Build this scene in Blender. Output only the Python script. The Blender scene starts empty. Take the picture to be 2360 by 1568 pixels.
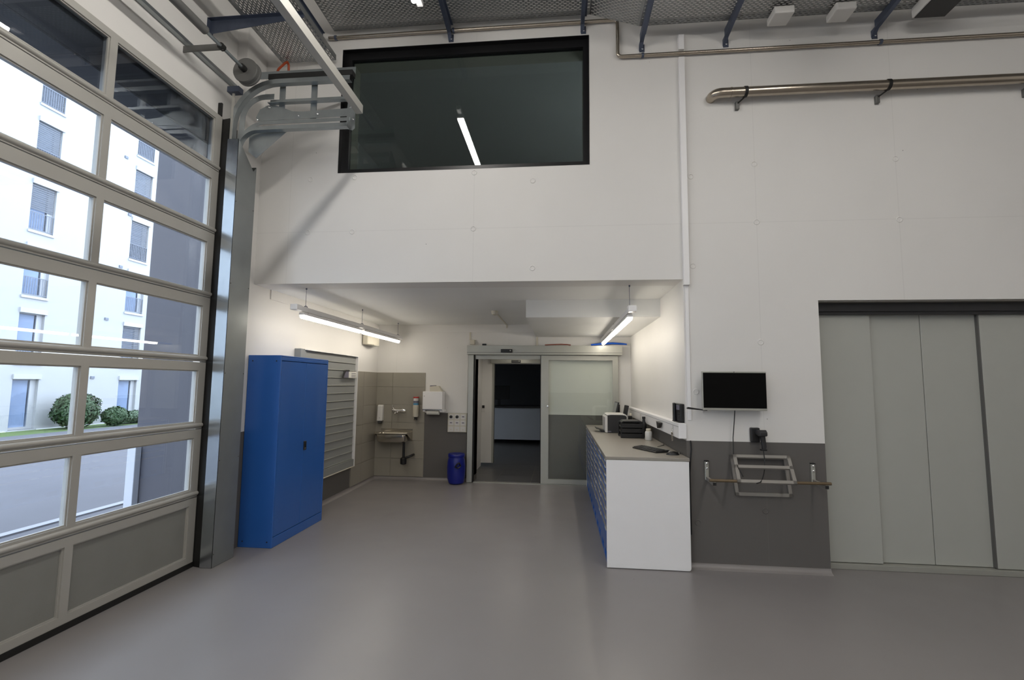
import bpy, math, random
from mathutils import Vector, Matrix
random.seed(7)
S = bpy.context.scene
C = S.collection

# ------------------------------------------------------------------ camera
CAM_H, F_PX, YAW, PITCH, ROLL = 1.6781, 1108.6, 0.1002, 0.0906, 0.0101
fwd = Vector((-math.sin(YAW)*math.cos(PITCH), math.cos(YAW)*math.cos(PITCH), math.sin(PITCH)))
rt = Vector((math.cos(YAW), math.sin(YAW), 0))
up = rt.cross(fwd)
rt2 = rt*math.cos(ROLL) + up*math.sin(ROLL)
up2 = up*math.cos(ROLL) - rt*math.sin(ROLL)
cd = bpy.data.cameras.new('camera')
cam = bpy.data.objects.new('camera', cd)
C.objects.link(cam)
cd.sensor_fit = 'HORIZONTAL'
cd.sensor_width = 36.0
cd.lens = F_PX/2360*36
cd.clip_start = 0.05
cd.clip_end = 300
cam.matrix_world = Matrix(((rt2.x, up2.x, -fwd.x, 0), (rt2.y, up2.y, -fwd.y, 0), (rt2.z, up2.z, -fwd.z, CAM_H), (0, 0, 0, 1)))
S.camera = cam

# ------------------------------------------------------------------ world: even overcast sky
SKY = 7.0
W = bpy.data.worlds.new('overcast_sky')
S.world = W
W.use_nodes = True
bg = W.node_tree.nodes['Background']
bg.inputs[0].default_value = (0.84, 0.925, 1.0, 1)
bg.inputs[1].default_value = SKY
# lamp strengths
NICHE, HALL, HALL_MID = 19.5, 55.0, 55.0
NICHE_COL, HALL_COL = (1.0, 0.92, 0.79), (1.0, 0.96, 0.90)

vs = S.view_settings
vs.view_transform = 'Standard'
vs.look = 'None'
vs.exposure = 0.0
vs.gamma = 1.0
vs.use_curve_mapping = False

# ------------------------------------------------------------------ measures
YW, YB, XL, XR = 4.767, 8.338, -3.258, 1.192      # front wall, niche back wall, left wall, niche right wall
XHL = -3.37                                         # hall left wall (garage door side)
ZN = 2.71                                           # niche ceiling
ZD = 1.1575                                         # height of grey painted dado
ZTOP = 6.6
XO = -3.62                                          # outer face of the left wall
RY = -13.5                                          # rear wall of the hall, behind the camera
XRW = 8.0                                           # right wall of the hall

# ------------------------------------------------------------------ materials
def lin(c):
    return tuple((v/12.92 if v <= .04045 else ((v+.055)/1.055)**2.4) for v in c)
def srgb(r, g, b):
    return lin((r/255, g/255, b/255))
def nodes(m):
    return m.node_tree.nodes, m.node_tree.links
def mat(name, col, rough=.5, metal=0.0, var=0.06, scale=6.0, bump=0.0, bscale=60.0, spec=.5, coat=0.0):
    m = bpy.data.materials.new(name)
    m.use_nodes = True
    N, L = nodes(m)
    b = N['Principled BSDF']
    b.inputs['Roughness'].default_value = rough
    b.inputs['Metallic'].default_value = metal
    b.inputs['Specular IOR Level'].default_value = spec
    b.inputs['Coat Weight'].default_value = coat
    tc = N.new('ShaderNodeNewGeometry')
    nz = N.new('ShaderNodeTexNoise')
    nz.inputs['Scale'].default_value = scale
    nz.inputs['Detail'].default_value = 4
    L.new(tc.outputs['Position'], nz.inputs['Vector'])
    mx = N.new('ShaderNodeMix')
    mx.data_type = 'RGBA'
    mx.inputs[6].default_value = tuple(max(0, c*(1-var)) for c in col)+(1,)
    mx.inputs[7].default_value = tuple(min(1, c*(1+var)) for c in col)+(1,)
    L.new(nz.outputs['Fac'], mx.inputs[0])
    L.new(mx.outputs[2], b.inputs['Base Color'])
    if bump:
        n2 = N.new('ShaderNodeTexNoise')
        n2.inputs['Scale'].default_value = bscale
        n2.inputs['Detail'].default_value = 3
        L.new(tc.outputs['Position'], n2.inputs['Vector'])
        bp = N.new('ShaderNodeBump')
        bp.inputs['Strength'].default_value = bump
        bp.inputs['Distance'].default_value = .004
        L.new(n2.outputs['Fac'], bp.inputs['Height'])
        L.new(bp.outputs['Normal'], b.inputs['Normal'])
    return m
def mathn(m, op, a, b=None):
    N, L = nodes(m)
    n = N.new('ShaderNodeMath')
    n.operation = op
    for i, v in enumerate((a, b)):
        if v is None: continue
        if isinstance(v, (int, float)): n.inputs[i].default_value = v
        else: L.new(v, n.inputs[i])
    return n.outputs[0]
def mixc(m, fac, a, b):
    N, L = nodes(m)
    n = N.new('ShaderNodeMix')
    n.data_type = 'RGBA'
    for i, v in ((0, fac), (6, a), (7, b)):
        if hasattr(v, 'is_linked') or hasattr(v, 'links'): L.new(v, n.inputs[i])
        elif isinstance(v, (int, float)): n.inputs[i].default_value = v
        else: n.inputs[i].default_value = tuple(v)+(1,)
    return n.outputs[2]
def painted_concrete(name, col, dado=None, zd=ZD, seams=True):
    """white wall paint over shuttered concrete: faint mottling, blow holes, shuttering seams, grey painted dado"""
    m = bpy.data.materials.new(name)
    m.use_nodes = True
    N, L = nodes(m)
    b = N['Principled BSDF']
    b.inputs['Roughness'].default_value = .62
    b.inputs['Specular IOR Level'].default_value = .35
    g = N.new('ShaderNodeNewGeometry')
    sp = N.new('ShaderNodeSeparateXYZ')
    L.new(g.outputs['Position'], sp.inputs[0])
    nz = N.new('ShaderNodeTexNoise')
    nz.inputs['Scale'].default_value = 1.3
    nz.inputs['Detail'].default_value = 5
    L.new(g.outputs['Position'], nz.inputs['Vector'])
    base = mixc(m, nz.outputs['Fac'], tuple(c*.95 for c in col), tuple(min(1, c*1.04) for c in col))
    if dado:
        base = mixc(m, mathn(m, 'LESS_THAN', sp.outputs[2], zd), base, dado)
    vor = N.new('ShaderNodeTexVoronoi')
    vor.inputs['Scale'].default_value = 3.4
    L.new(g.outputs['Position'], vor.inputs['Vector'])
    pit = mathn(m, 'LESS_THAN', vor.outputs['Distance'], .018)
    base = mixc(m, mathn(m, 'MULTIPLY', pit, .55), base, (.12, .11, .10))
    if seams:
        acc = None
        for ax, v in ((2, 3.268), (0, -.89), (0, 3.19), (0, 1.9), (0, -2.9)):
            d = mathn(m, 'LESS_THAN', mathn(m, 'ABSOLUTE', mathn(m, 'SUBTRACT', sp.outputs[ax], v)), .0035)
            acc = d if acc is None else mathn(m, 'MAXIMUM', acc, d)
        base = mixc(m, mathn(m, 'MULTIPLY', acc, .10), base, (.25, .24, .23))
    L.new(base, b.inputs['Base Color'])
    n2 = N.new('ShaderNodeTexNoise')
    n2.inputs['Scale'].default_value = 9
    n2.inputs['Detail'].default_value = 6
    L.new(g.outputs['Position'], n2.inputs['Vector'])
    bp = N.new('ShaderNodeBump')
    bp.inputs['Strength'].default_value = .12
    bp.inputs['Distance'].default_value = .01
    L.new(mathn(m, 'SUBTRACT', n2.outputs['Fac'], mathn(m, 'MULTIPLY', pit, 1.0)), bp.inputs['Height'])
    L.new(bp.outputs['Normal'], b.inputs['Normal'])
    return m
def glass(name, tint=(1, 1, 1), ior=1.5, refl=1.0, rough=0.0):
    m = bpy.data.materials.new(name)
    m.use_nodes = True
    N, L = nodes(m)
    N.remove(N['Principled BSDF'])
    out = N['Material Output']
    t = N.new('ShaderNodeBsdfTransparent')
    t.inputs[0].default_value = tint+(1,)
    gl = N.new('ShaderNodeBsdfGlossy')
    gl.inputs['Roughness'].default_value = rough
    gl.inputs[0].default_value = (refl, refl, refl, 1)
    lw_ = N.new('ShaderNodeLayerWeight')
    lw_.inputs[0].default_value = .5
    f0 = ((ior-1)/(ior+1))**2
    p5 = mathn(m, 'POWER', lw_.outputs['Facing'], 5.0)
    fres = mathn(m, 'ADD', mathn(m, 'MULTIPLY', p5, 1-f0), f0)
    mx = N.new('ShaderNodeMixShader')
    L.new(fres, mx.inputs[0])
    L.new(t.outputs[0], mx.inputs[1])
    L.new(gl.outputs[0], mx.inputs[2])
    L.new(mx.outputs[0], out.inputs[0])
    return m
def emit(name, col, st):
    m = bpy.data.materials.new(name)
    m.use_nodes = True
    N, L = nodes(m)
    b = N['Principled BSDF']
    b.inputs['Base Color'].default_value = (.8, .8, .8, 1)
    b.inputs['Emission Color'].default_value = col+(1,)
    b.inputs['Emission Strength'].default_value = st
    return m
WHITE = (.74, .725, .70)
GREYD = srgb(98, 95, 92)
M = {}
M['wall'] = painted_concrete('painted_concrete', WHITE, GREYD)
M['wall_plain'] = painted_concrete('painted_plaster', WHITE, None, seams=False)
M['ceil'] = painted_concrete('ceiling_paint', (.80, .80, .78), None, seams=False)
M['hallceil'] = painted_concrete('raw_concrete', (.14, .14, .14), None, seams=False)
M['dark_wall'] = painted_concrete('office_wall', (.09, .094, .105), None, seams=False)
def floor_mat():
    m = bpy.data.materials.new('grey_epoxy_floor')
    m.use_nodes = True
    N, L = nodes(m)
    b = N['Principled BSDF']
    g = N.new('ShaderNodeNewGeometry')
    n1 = N.new('ShaderNodeTexNoise'); n1.inputs['Scale'].default_value = .9; n1.inputs['Detail'].default_value = 6
    n2 = N.new('ShaderNodeTexNoise'); n2.inputs['Scale'].default_value = 260; n2.inputs['Detail'].default_value = 2
    for n in (n1, n2): L.new(g.outputs['Position'], n.inputs['Vector'])
    c = srgb(138, 134, 133)
    base = mixc(m, n1.outputs['Fac'], tuple(v*.9 for v in c), tuple(v*1.08 for v in c))
    base = mixc(m, mathn(m, 'MULTIPLY', n2.outputs['Fac'], .16), base, tuple(v*.5 for v in c))
    vor = N.new('ShaderNodeTexVoronoi'); vor.inputs['Scale'].default_value = 2.1
    L.new(g.outputs['Position'], vor.inputs['Vector'])
    base = mixc(m, mathn(m, 'MULTIPLY', mathn(m, 'LESS_THAN', vor.outputs['Distance'], .012), .6), base, (.05, .045, .04))
    L.new(base, b.inputs['Base Color'])
    n3 = N.new('ShaderNodeTexNoise'); n3.inputs['Scale'].default_value = 2.5; n3.inputs['Detail'].default_value = 5
    L.new(g.outputs['Position'], n3.inputs['Vector'])
    mr = N.new('ShaderNodeMapRange'); mr.inputs[3].default_value = .26; mr.inputs[4].default_value = .40
    L.new(n3.outputs['Fac'], mr.inputs[0]); L.new(mr.outputs[0], b.inputs['Roughness'])
    b.inputs['Specular IOR Level'].default_value = .5
    bp = N.new('ShaderNodeBump'); bp.inputs['Strength'].default_value = .05; bp.inputs['Distance'].default_value = .002
    L.new(n2.outputs['Fac'], bp.inputs['Height']); L.new(bp.outputs['Normal'], b.inputs['Normal'])
    return m
M['floor'] = floor_mat()
M['cove'] = mat('cove_grey', srgb(140, 135, 133), .4)
M['tile'] = mat('greige_tile', srgb(150, 145, 134), .35, var=.10, scale=3.0)
M['grout'] = mat('grout', srgb(172, 166, 154), .8)
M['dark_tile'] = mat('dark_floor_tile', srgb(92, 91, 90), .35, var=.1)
M['white_coat'] = mat('white_powder_coat', srgb(234, 233, 233), .4, var=.02)
M['white_pl'] = mat('white_plastic', srgb(214, 212, 208), .35, var=.02)
M['cream_pl'] = mat('cream_plastic', srgb(206, 200, 184), .4, var=.03)
M['black_pl'] = mat('black_plastic', (.010, .010, .011), .4, var=.1)
M['dark_pl'] = mat('charcoal_plastic', (.022, .022, .024), .45, var=.1)
M['black_frame'] = mat('black_window_frame', (.006, .006, .007), .35, var=.1)
M['rubber'] = mat('black_rubber', (.006, .006, .006), .6, var=.1)
M['galv'] = mat('galvanised_steel', srgb(158, 164, 166), .32, .85, var=.14, scale=9)
M['galv_sheet'] = mat('bright_galvanised_sheet', srgb(176, 182, 186), .2, .9, var=.1, scale=7)
M['galv_side'] = mat('dull_galvanised_sheet', srgb(150, 154, 154), .48, .8, var=.1, scale=7)
M['galv_dark'] = mat('galvanised_strut', srgb(90, 98, 116), .45, .6, var=.15, scale=20)
M['galv_tray'] = mat('galvanised_tray', srgb(150, 152, 152), .42, .7, var=.12, scale=12)
M['drum_grey'] = mat('grey_cast', srgb(108, 108, 106), .5, .4, var=.08)
M['steel'] = mat('stainless_steel', srgb(196, 190, 178), .22, .95, var=.08, scale=14)
M['pipe'] = mat('stainless_pipe', srgb(182, 172, 158), .26, .95, var=.08, scale=10)
M['chrome'] = mat('chrome', (.85, .85, .86), .06, 1.0, var=.01)
M['alu'] = mat('anodised_aluminium', srgb(176, 176, 168), .42, .45, var=.04)
M['alu_door'] = mat('door_profile_grey', srgb(172, 170, 164), .45, .2, var=.04)
M['door_panel'] = mat('stucco_panel_grey', srgb(132, 132, 128), .55, .1, var=.06, bump=.25, bscale=160)
M['grey_leaf'] = mat('grey_lacquer_door', srgb(172, 173, 166), .45, .0, var=.025)
M['blue'] = mat('blue_lacquer', srgb(42, 95, 172), .32, 0, var=.04, coat=.2)
M['blue_shaded'] = mat('blue_lacquer_shaded', srgb(18, 52, 112), .4, 0, var=.05)  # darker copy of the blue lacquer, shade of the fork pockets in its colour
M['blue_pl'] = mat('blue_hdpe', srgb(18, 30, 124), .34, 0, var=.06)
M['blue_hose'] = mat('blue_hose', srgb(16, 84, 190), .35)
M['red_hose'] = mat('red_brown_hose', srgb(150, 96, 84), .5)
M['handle_alu'] = mat('drawer_handle_alu', srgb(150, 146, 142), .35, .5, var=.06)
M['worktop'] = mat('grey_laminate', srgb(147, 142, 134), .33, 0, var=.05, scale=40)
M['slat'] = mat('grey_slat_metal', srgb(140, 142, 140), .45, .0, var=.05)
M['paper'] = mat('paper', srgb(226, 224, 216), .8, var=.02)
M['red'] = mat('red_cap', srgb(180, 44, 40), .4)
M['label_blue'] = mat('blue_label', srgb(84, 150, 190), .5)
M['label_grey'] = mat('grey_label', srgb(110, 108, 124), .5)
M['screen'] = mat('dark_screen', (.003, .003, .003), .3, var=.05, spec=.12)
M['cable'] = mat('black_cable', (.012, .012, .013), .5)
M['wood_bar'] = mat('worn_bronze_bar', srgb(112, 96, 74), .5, .4, var=.15)
M['rack_grey'] = mat('grey_rack_lacquer', srgb(142, 138, 132), .45, .1, var=.05)
M['orange'] = mat('orange_cable', srgb(170, 70, 30), .5)
M['desk_white'] = mat('white_desk_front', srgb(200, 205, 214), .5, var=.02)
M['glass_door'] = glass('door_glazing', (.86, .90, .96), 1.52)
M['glass_win'] = glass('tinted_window_glass', (.54, .58, .57), 1.55)
M['glass_slide'] = glass('clear_sliding_glass', (.95, .97, .95), 1.5)
M['tube_n'] = emit('niche_tube', NICHE_COL, NICHE)
M['tube_h'] = emit('hall_tube', HALL_COL, HALL)
M['passage_fill'] = emit('passage_fill_light', NICHE_COL, 48.0)
M['tube_h2'] = emit('hall_tube_mid', HALL_COL, HALL_MID)
# outside
M['render_white'] = mat('white_render', (.33, .332, .335), .8, var=.02)
M['ext_grey'] = mat('grey_facade', srgb(82, 81, 87), .6, var=.04, scale=1.0)
M['asphalt'] = mat('asphalt', srgb(88, 87, 92), .9, var=.16, scale=.8, bump=.4, bscale=90)
M['kerb'] = mat('pale_kerb', srgb(142, 142, 146), .8)
M['post_white'] = mat('white_post_paint', srgb(196, 198, 204), .6, var=.02)
M['grass'] = mat('lawn_grass', srgb(80, 98, 50), .9, var=.2, scale=14)
M['leaf'] = mat('shrub_leaf', srgb(42, 66, 32), .6, var=.4, scale=5)
M['leaf_b'] = mat('shrub_leaf_grey', srgb(64, 82, 58), .6, var=.35, scale=5)
M['bark'] = mat('bark', srgb(84, 66, 48), .9)
M['ext_frame'] = mat('white_window_frame', (.36, .365, .375), .6, var=.02)
M['ext_glass'] = glass('dim_window_pane', (.8, .84, .9), 1.45, refl=.35)
M['ext_inside'] = mat('dim_interior', srgb(96, 101, 110), .9, var=.1)
M['blind'] = mat('grey_blind', srgb(118, 122, 130), .6, var=.04)
M['curtain'] = mat('pale_curtain', srgb(206, 210, 218), .8, var=.12, scale=3)
M['rail'] = mat('grey_railing', srgb(96, 101, 112), .5)
M['soil'] = mat('kerb_soil', srgb(140, 138, 140), .9)

# ------------------------------------------------------------------ mesh builder
ORG = {}
class MB:
    def __init__(s): s.v = []; s.f = []
    def add(s, vs, fs):
        o = len(s.v)
        s.v += [tuple(v) for v in vs]
        s.f += [tuple(i+o for i in f) for f in fs]
        return s
    def box(s, x0, x1, y0, y1, z0, z1):
        v = [(x, y, z) for x in (x0, x1) for y in (y0, y1) for z in (z0, z1)]
        return s.add(v, [(0, 1, 3, 2), (4, 6, 7, 5), (0, 4, 5, 1), (2, 3, 7, 6), (0, 2, 6, 4), (1, 5, 7, 3)])
    def prism(s, poly, ax, a, b):
        """polygon in the two other axes, extruded along axis ax from a to b"""
        n = len(poly)
        def P(p, t):
            return {'x': (t, p[0], p[1]), 'y': (p[0], t, p[1]), 'z': (p[0], p[1], t)}[ax]
        v = [P(p, a) for p in poly]+[P(p, b) for p in poly]
        f = [tuple(range(n)), tuple(range(2*n-1, n-1, -1))]+[(i, i+n, (i+1) % n+n, (i+1) % n) for i in range(n)]
        return s.add(v, f)
    def tube(s, pts, r, seg=12, cap=True):
        pts = [Vector(p) for p in pts]
        rs = r if isinstance(r, (list, tuple)) else [r]*len(pts)
        n = len(pts); vs = []
        ref = None
        for i, p in enumerate(pts):
            d = (pts[min(i+1, n-1)]-pts[max(i-1, 0)]).normalized()
            if ref is None:
                ref = Vector((0, 0, 1)) if abs(d.z) < .9 else Vector((1, 0, 0))
            a = (ref - d*ref.dot(d)).normalized(); ref = a
            b = d.cross(a)
            for k in range(seg):
                t = 2*math.pi*k/seg
                vs.append(p+(a*math.cos(t)+b*math.sin(t))*rs[i])
        f = []
        for i in range(n-1):
            for k in range(seg):
                k2 = (k+1) % seg
                f.append((i*seg+k, (i+1)*seg+k, (i+1)*seg+k2, i*seg+k2))
        if cap:
            f.append(tuple(range(seg))); f.append(tuple(range(n*seg-1, (n-1)*seg-1, -1)))
        return s.add(vs, f)
    def lathe(s, prof, c, seg=24, ax='z'):
        vs = []; n = len(prof)
        for r, h in prof:
            for k in range(seg):
                t = 2*math.pi*k/seg
                a, b = r*math.cos(t), r*math.sin(t)
                vs.append({'z': (c[0]+a, c[1]+b, c[2]+h), 'y': (c[0]+a, c[1]+h, c[2]+b), 'x': (c[0]+h, c[1]+a, c[2]+b)}[ax])
        f = []
        for i in range(n-1):
            for k in range(seg):
                k2 = (k+1) % seg
                f.append((i*seg+k, i*seg+k2, (i+1)*seg+k2, (i+1)*seg+k))
        f.append(tuple(range(seg-1, -1, -1))); f.append(tuple(range((n-1)*seg, n*seg)))
        return s.add(vs, f)
    def sweep(s, path, prof, ax='y'):
        """profile (list of (n, w)) swept along a path in the xz plane; n is in-plane normal, w along y"""
        n = len(path); m = len(prof); vs = []
        P = [Vector((p[0], p[1])) for p in path]
        for i, p in enumerate(P):
            d = (P[min(i+1, n-1)]-P[max(i-1, 0)]).normalized()
            nn = Vector((-d.y, d.x))
            for a, w in prof:
                q = p+nn*a
                vs.append((q.x, w, q.y))
        f = []
        for i in range(n-1):
            for k in range(m):
                k2 = (k+1) % m
                f.append((i*m+k, (i+1)*m+k, (i+1)*m+k2, i*m+k2))
        f.append(tuple(range(m))); f.append(tuple(range(n*m-1, (n-1)*m-1, -1)))
        return s.add(vs, f)
    def cells(s, xs, ys, holes, z0, z1, ax):
        """slab with rectangular holes; xs, ys breakpoints; ax is the thickness axis"""
        def solid(i, j):
            if i < 0 or j < 0 or i >= len(xs)-1 or j >= len(ys)-1: return False
            cx, cy = (xs[i]+xs[i+1])/2, (ys[j]+ys[j+1])/2
            return not any(h[0] < cx < h[1] and h[2] < cy < h[3] for h in holes)
        def P(a, b, t):
            return {'x': (t, a, b), 'y': (a, t, b), 'z': (a, b, t)}[ax]
        for i in range(len(xs)-1):
            for j in range(len(ys)-1):
                if not solid(i, j): continue
                a0, a1, b0, b1 = xs[i], xs[i+1], ys[j], ys[j+1]
                s.add([P(a0, b0, z0), P(a1, b0, z0), P(a1, b1, z0), P(a0, b1, z0)], [(0, 1, 2, 3)])
                s.add([P(a0, b0, z1), P(a1, b0, z1), P(a1, b1, z1), P(a0, b1, z1)], [(3, 2, 1, 0)])
                for di, dj, q in ((-1, 0, (a0, b0, a0, b1)), (1, 0, (a1, b1, a1, b0)), (0, -1, (a1, b0, a0, b0)), (0, 1, (a0, b1, a1, b1))):
                    if not solid(i+di, j+dj):
                        s.add([P(q[0], q[1], z0), P(q[2], q[3], z0), P(q[2], q[3], z1), P(q[0], q[1], z1)], [(0, 1, 2, 3)])
        return s
    def mesh(s, name, off=(0, 0, 0)):
        me = bpy.data.meshes.new(name)
        me.from_pydata([(v[0]-off[0], v[1]-off[1], v[2]-off[2]) for v in s.v], [], s.f)
        me.validate()
        import bmesh
        bm = bmesh.new(); bm.from_mesh(me)
        bmesh.ops.recalc_face_normals(bm, faces=bm.faces)
        bm.to_mesh(me); bm.free()
        return me
    def build(s, name, m, parent=None, bevel=0.0, smooth=False, label=None, local=False, seg=2):
        off = (0, 0, 0)
        if parent is not None and not local: off = ORG.get(parent.name, (0, 0, 0))
        me = s.mesh(name, off)
        me.materials.append(M[m] if isinstance(m, str) else m)
        o = bpy.data.objects.new(name, me)
        C.objects.link(o)
        if parent is not None:
            o.parent = parent
            ORG[o.name] = ORG.get(parent.name, (0, 0, 0))
        if smooth:
            for p in me.polygons: p.use_smooth = True
            me.set_sharp_from_angle(angle=math.radians(38))
        if bevel:
            b = o.modifiers.new('Bevel', 'BEVEL')
            b.width = bevel; b.segments = seg; b.limit_method = 'ANGLE'; b.angle_limit = math.radians(50)
        if label: o['label'] = label
        return o
def tag(o, label, cat, group=None):
    o['label'] = label; o['category'] = cat
    if group: o['group'] = group
    return o
def thing(name, label, cat, loc=(0, 0, 0), group=None, rz=0.0):
    o = bpy.data.objects.new(name, None)
    C.objects.link(o)
    o.location = loc; o.rotation_euler = (0, 0, rz); o.empty_display_size = .1
    ORG[o.name] = tuple(loc)
    return tag(o, label, cat, group)
def struct(o, label=None):
    o['kind'] = 'structure'
    if label: o['label'] = label
    return o
def sroot(name, loc=(0, 0, 0), label=None):
    o = bpy.data.objects.new(name, None)
    C.objects.link(o); o.location = loc; o.empty_display_size = .1
    ORG[o.name] = tuple(loc)
    return struct(o, label)
def dup(o, loc=None, parent=None):
    c = o.copy(); C.objects.link(c)
    c.parent = parent
    if loc is not None: c.location = loc
    ORG[c.name] = ORG.get(o.name, (0, 0, 0))
    for ch in [k for k in C.objects if k.parent == o]:
        dup(ch, None, c)
    return c
def dup_mesh(o, name, parent, delta):
    c = o.copy(); c.name = name; C.objects.link(c); c.parent = parent
    c.location = Vector(o.location)+Vector(delta)
    return c
def arc(cx, cz, r, a0, a1, n=10):
    return [(cx+r*math.cos(math.radians(a0+(a1-a0)*i/n)), cz+r*math.sin(math.radians(a0+(a1-a0)*i/n))) for i in range(n+1)]

# ================================================================== THE SETTING
# floor (hall and niche) and cove skirting
fl = MB().box(XO, XRW, RY, YB+.05, -.2, 0).build('floor', 'floor'); struct(fl, 'smooth grey epoxy floor of the workshop')
# ceiling of the hall
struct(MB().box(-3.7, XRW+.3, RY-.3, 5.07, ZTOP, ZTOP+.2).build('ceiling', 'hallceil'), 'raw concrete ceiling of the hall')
# front wall with the niche, the upper window and the big door opening
WX0, WX1, WZ0, WZ1 = -2.376, .296, 3.909, 5.313
DX0, DX1, DZ = 2.43, 5.9, 2.494
wf = MB().cells([XL, WX0, WX1, XR, DX0, DX1, XRW], [0, DZ, ZN, WZ0, WZ1, ZTOP],
                [(XL, XR, 0, ZN), (DX0, DX1, 0, DZ), (WX0, WX1, WZ0, WZ1)], YW, YW+.3, 'y').build('wall_front', 'wall')
struct(wf, 'white painted concrete wall above the niche')
# formwork tie holes on that wall: shallow dished plugs
hole = None
TIES = [(-.892, 3.865), (-2.183, 3.857), (-2.679, 3.85), (-.281, 3.758), (-.28, 2.844), (1.29, 2.843), (1.897, 3.856), (1.29, 3.748),
        (1.896, 2.095), (1.29, 1.62), (1.28, .406), (1.885, .534), (1.9, 3.27), (3.191, 3.262), (-.892, 3.266), (-2.19, 3.262), (-2.683, 3.264),
        (3.191, 3.86), (1.897, 5.05)]
for i, (x, z) in enumerate(TIES):
    if hole is None:
        hole = MB().lathe([(.001, .002), (.016, .001), (.022, -.005), (.027, -.004), (.031, .0008)], (0, 0, 0), 16, 'y').build('tie_hole', 'wall', wf, smooth=True)
        hole.location = (x, YW, z)
    else:
        h = hole.copy(); C.objects.link(h); h.parent = wf; h.location = (x, YW, z)
# left wall: part with the sectional door, and the thicker part along the niche
GY0, GY1, GZ = -.28, 4.43, 3.95
DYS = (-5.7, -11.4)                                  # unseen extra doors, added behind the camera to bring in daylight
wl = MB().cells([RY-.3, GY0+DYS[1], GY1+DYS[1], GY0+DYS[0], GY1+DYS[0], GY0, GY1, 4.44], [0, GZ, ZTOP], [(GY0+d, GY1+d, 0, GZ) for d in (0,)+DYS], XO, XHL, 'x').build('wall_left', 'wall_plain')
struct(wl, 'white wall around the sectional door')
struct(MB().box(XO, XL, 4.44, YB+.3, 0, ZTOP).build('wall_niche_left', 'wall'), 'white wall on the left of the niche')
# niche back wall with the passage
PX0, PX1, PZ = -1.47, -.20, 2.17
struct(MB().cells([XL, PX0, PX1, XR+.3], [0, PZ, ZN+.25], [(PX0, PX1, 0, PZ)], YB, YB+.25, 'y').build('wall_back', 'wall'), 'white wall at the back of the niche')
struct(MB().box(XR, XR+.3, YW+.3, YB, 0, ZN+.25).build('wall_niche_right', 'wall'), 'white wall beside the counter')
cn = MB().box(XL, XR, YW+.3, YB, ZN, ZN+.25).build('ceiling_niche', 'ceil'); struct(cn, 'smooth grey ceiling of the niche')
struct(MB().box(-.419, XR, 5.85, YB, 2.492, ZN).build('trim_1', 'ceil'), 'boxed-in bulkhead under the niche ceiling')
# slight step of the upper wall band inside the niche
struct(MB().box(XL, XL+.012, YW+.3, YB, 2.60, ZN).build('trim_2', 'wall_plain'), 'raised band at the top of the niche wall, left')
struct(MB().box(XL+.012, -.419, YB-.012, YB, 2.575, ZN).build('trim_3', 'wall_plain'), 'raised band at the top of the niche wall, back')
# walls behind the camera
struct(MB().box(XRW, XRW+.3, RY, 5.07, 0, ZTOP).build('wall_right', 'wall'), 'white wall on the right of the hall')
struct(MB().box(-3.7, 8.3, RY-.3, RY, 0, ZTOP).build('wall_rear', 'wall'), 'white wall at the rear of the hall')
# cove skirtings
def cove(name, ax, a, b, base, sgn, label):
    prof = [(0, .045), (.006*sgn, .045)]+[(sgn*(.040-.034*math.cos(math.radians(t))), .040-.034*math.sin(math.radians(t))) for t in range(0, 91, 15)]+[(.05*sgn, .0), (0, 0)]
    prof = [(base+p[0], p[1]) for p in prof]
    o = MB()
    if ax == 'x':
        n = len(prof)
        v = [(a, p[0], p[1]) for p in prof]+[(b, p[0], p[1]) for p in prof]
    else:
        n = len(prof)
        v = [(p[0], a, p[1]) for p in prof]+[(p[0], b, p[1]) for p in prof]
    o.add(v, [tuple(range(n)), tuple(range(2*n-1, n-1, -1))]+[(i, i+n, (i+1) % n+n, (i+1) % n) for i in range(n)])
    struct(o.build(name, 'cove', smooth=True), label)
cove('baseboard_front', 'x', XR, DX0, YW, -1, 'grey cove skirting under the wall rack')
cove('baseboard_back', 'x', XL, PX0-.1, YB, -1, 'grey cove skirting under the sink')
cove('baseboard_left', 'y', YW+.02, YB, XL, 1, 'grey cove skirting under the slatted panel')

# tiles around the sink: 60 x 30 cm, built one by one
tb = sroot('trim_4', (0, 0, 0), 'greige wall tiles around the sink')
def tile_area(along, a0, a1, cuts, zs, plane, sgn):
    for i in range(len(cuts)-1):
        for j in range(len(zs)-1):
            u0, u1, w0, w1 = cuts[i]+.002, cuts[i+1]-.002, zs[j]+.002, zs[j+1]-.002
            b = MB()
            if along == 'x': b.box(u0, u1, plane-.010, plane, w0, w1)
            else: b.box(plane, plane+.010, u0, u1, w0, w1)
            b.build('tile', 'tile', tb, bevel=.0012, seg=1)
ZS = [.05, .36, .67, .98, 1.29, 1.60, 1.855]
tile_area('x', 0, 0, [XL+.011, -2.955, -2.365], ZS, YB-.004, 1)
MB().box(XL+.005, -2.365, YB-.004, YB, .05, 1.855).build('grout_bed', 'grout', tb)
tile_area('y', 0, 0, [7.36, 7.75, YB-.012], ZS, XL+.004, 1)
MB().box(XL, XL+.004, 7.36, YB-.004, .05, 1.855).build('grout_bed', 'grout', tb)

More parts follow.
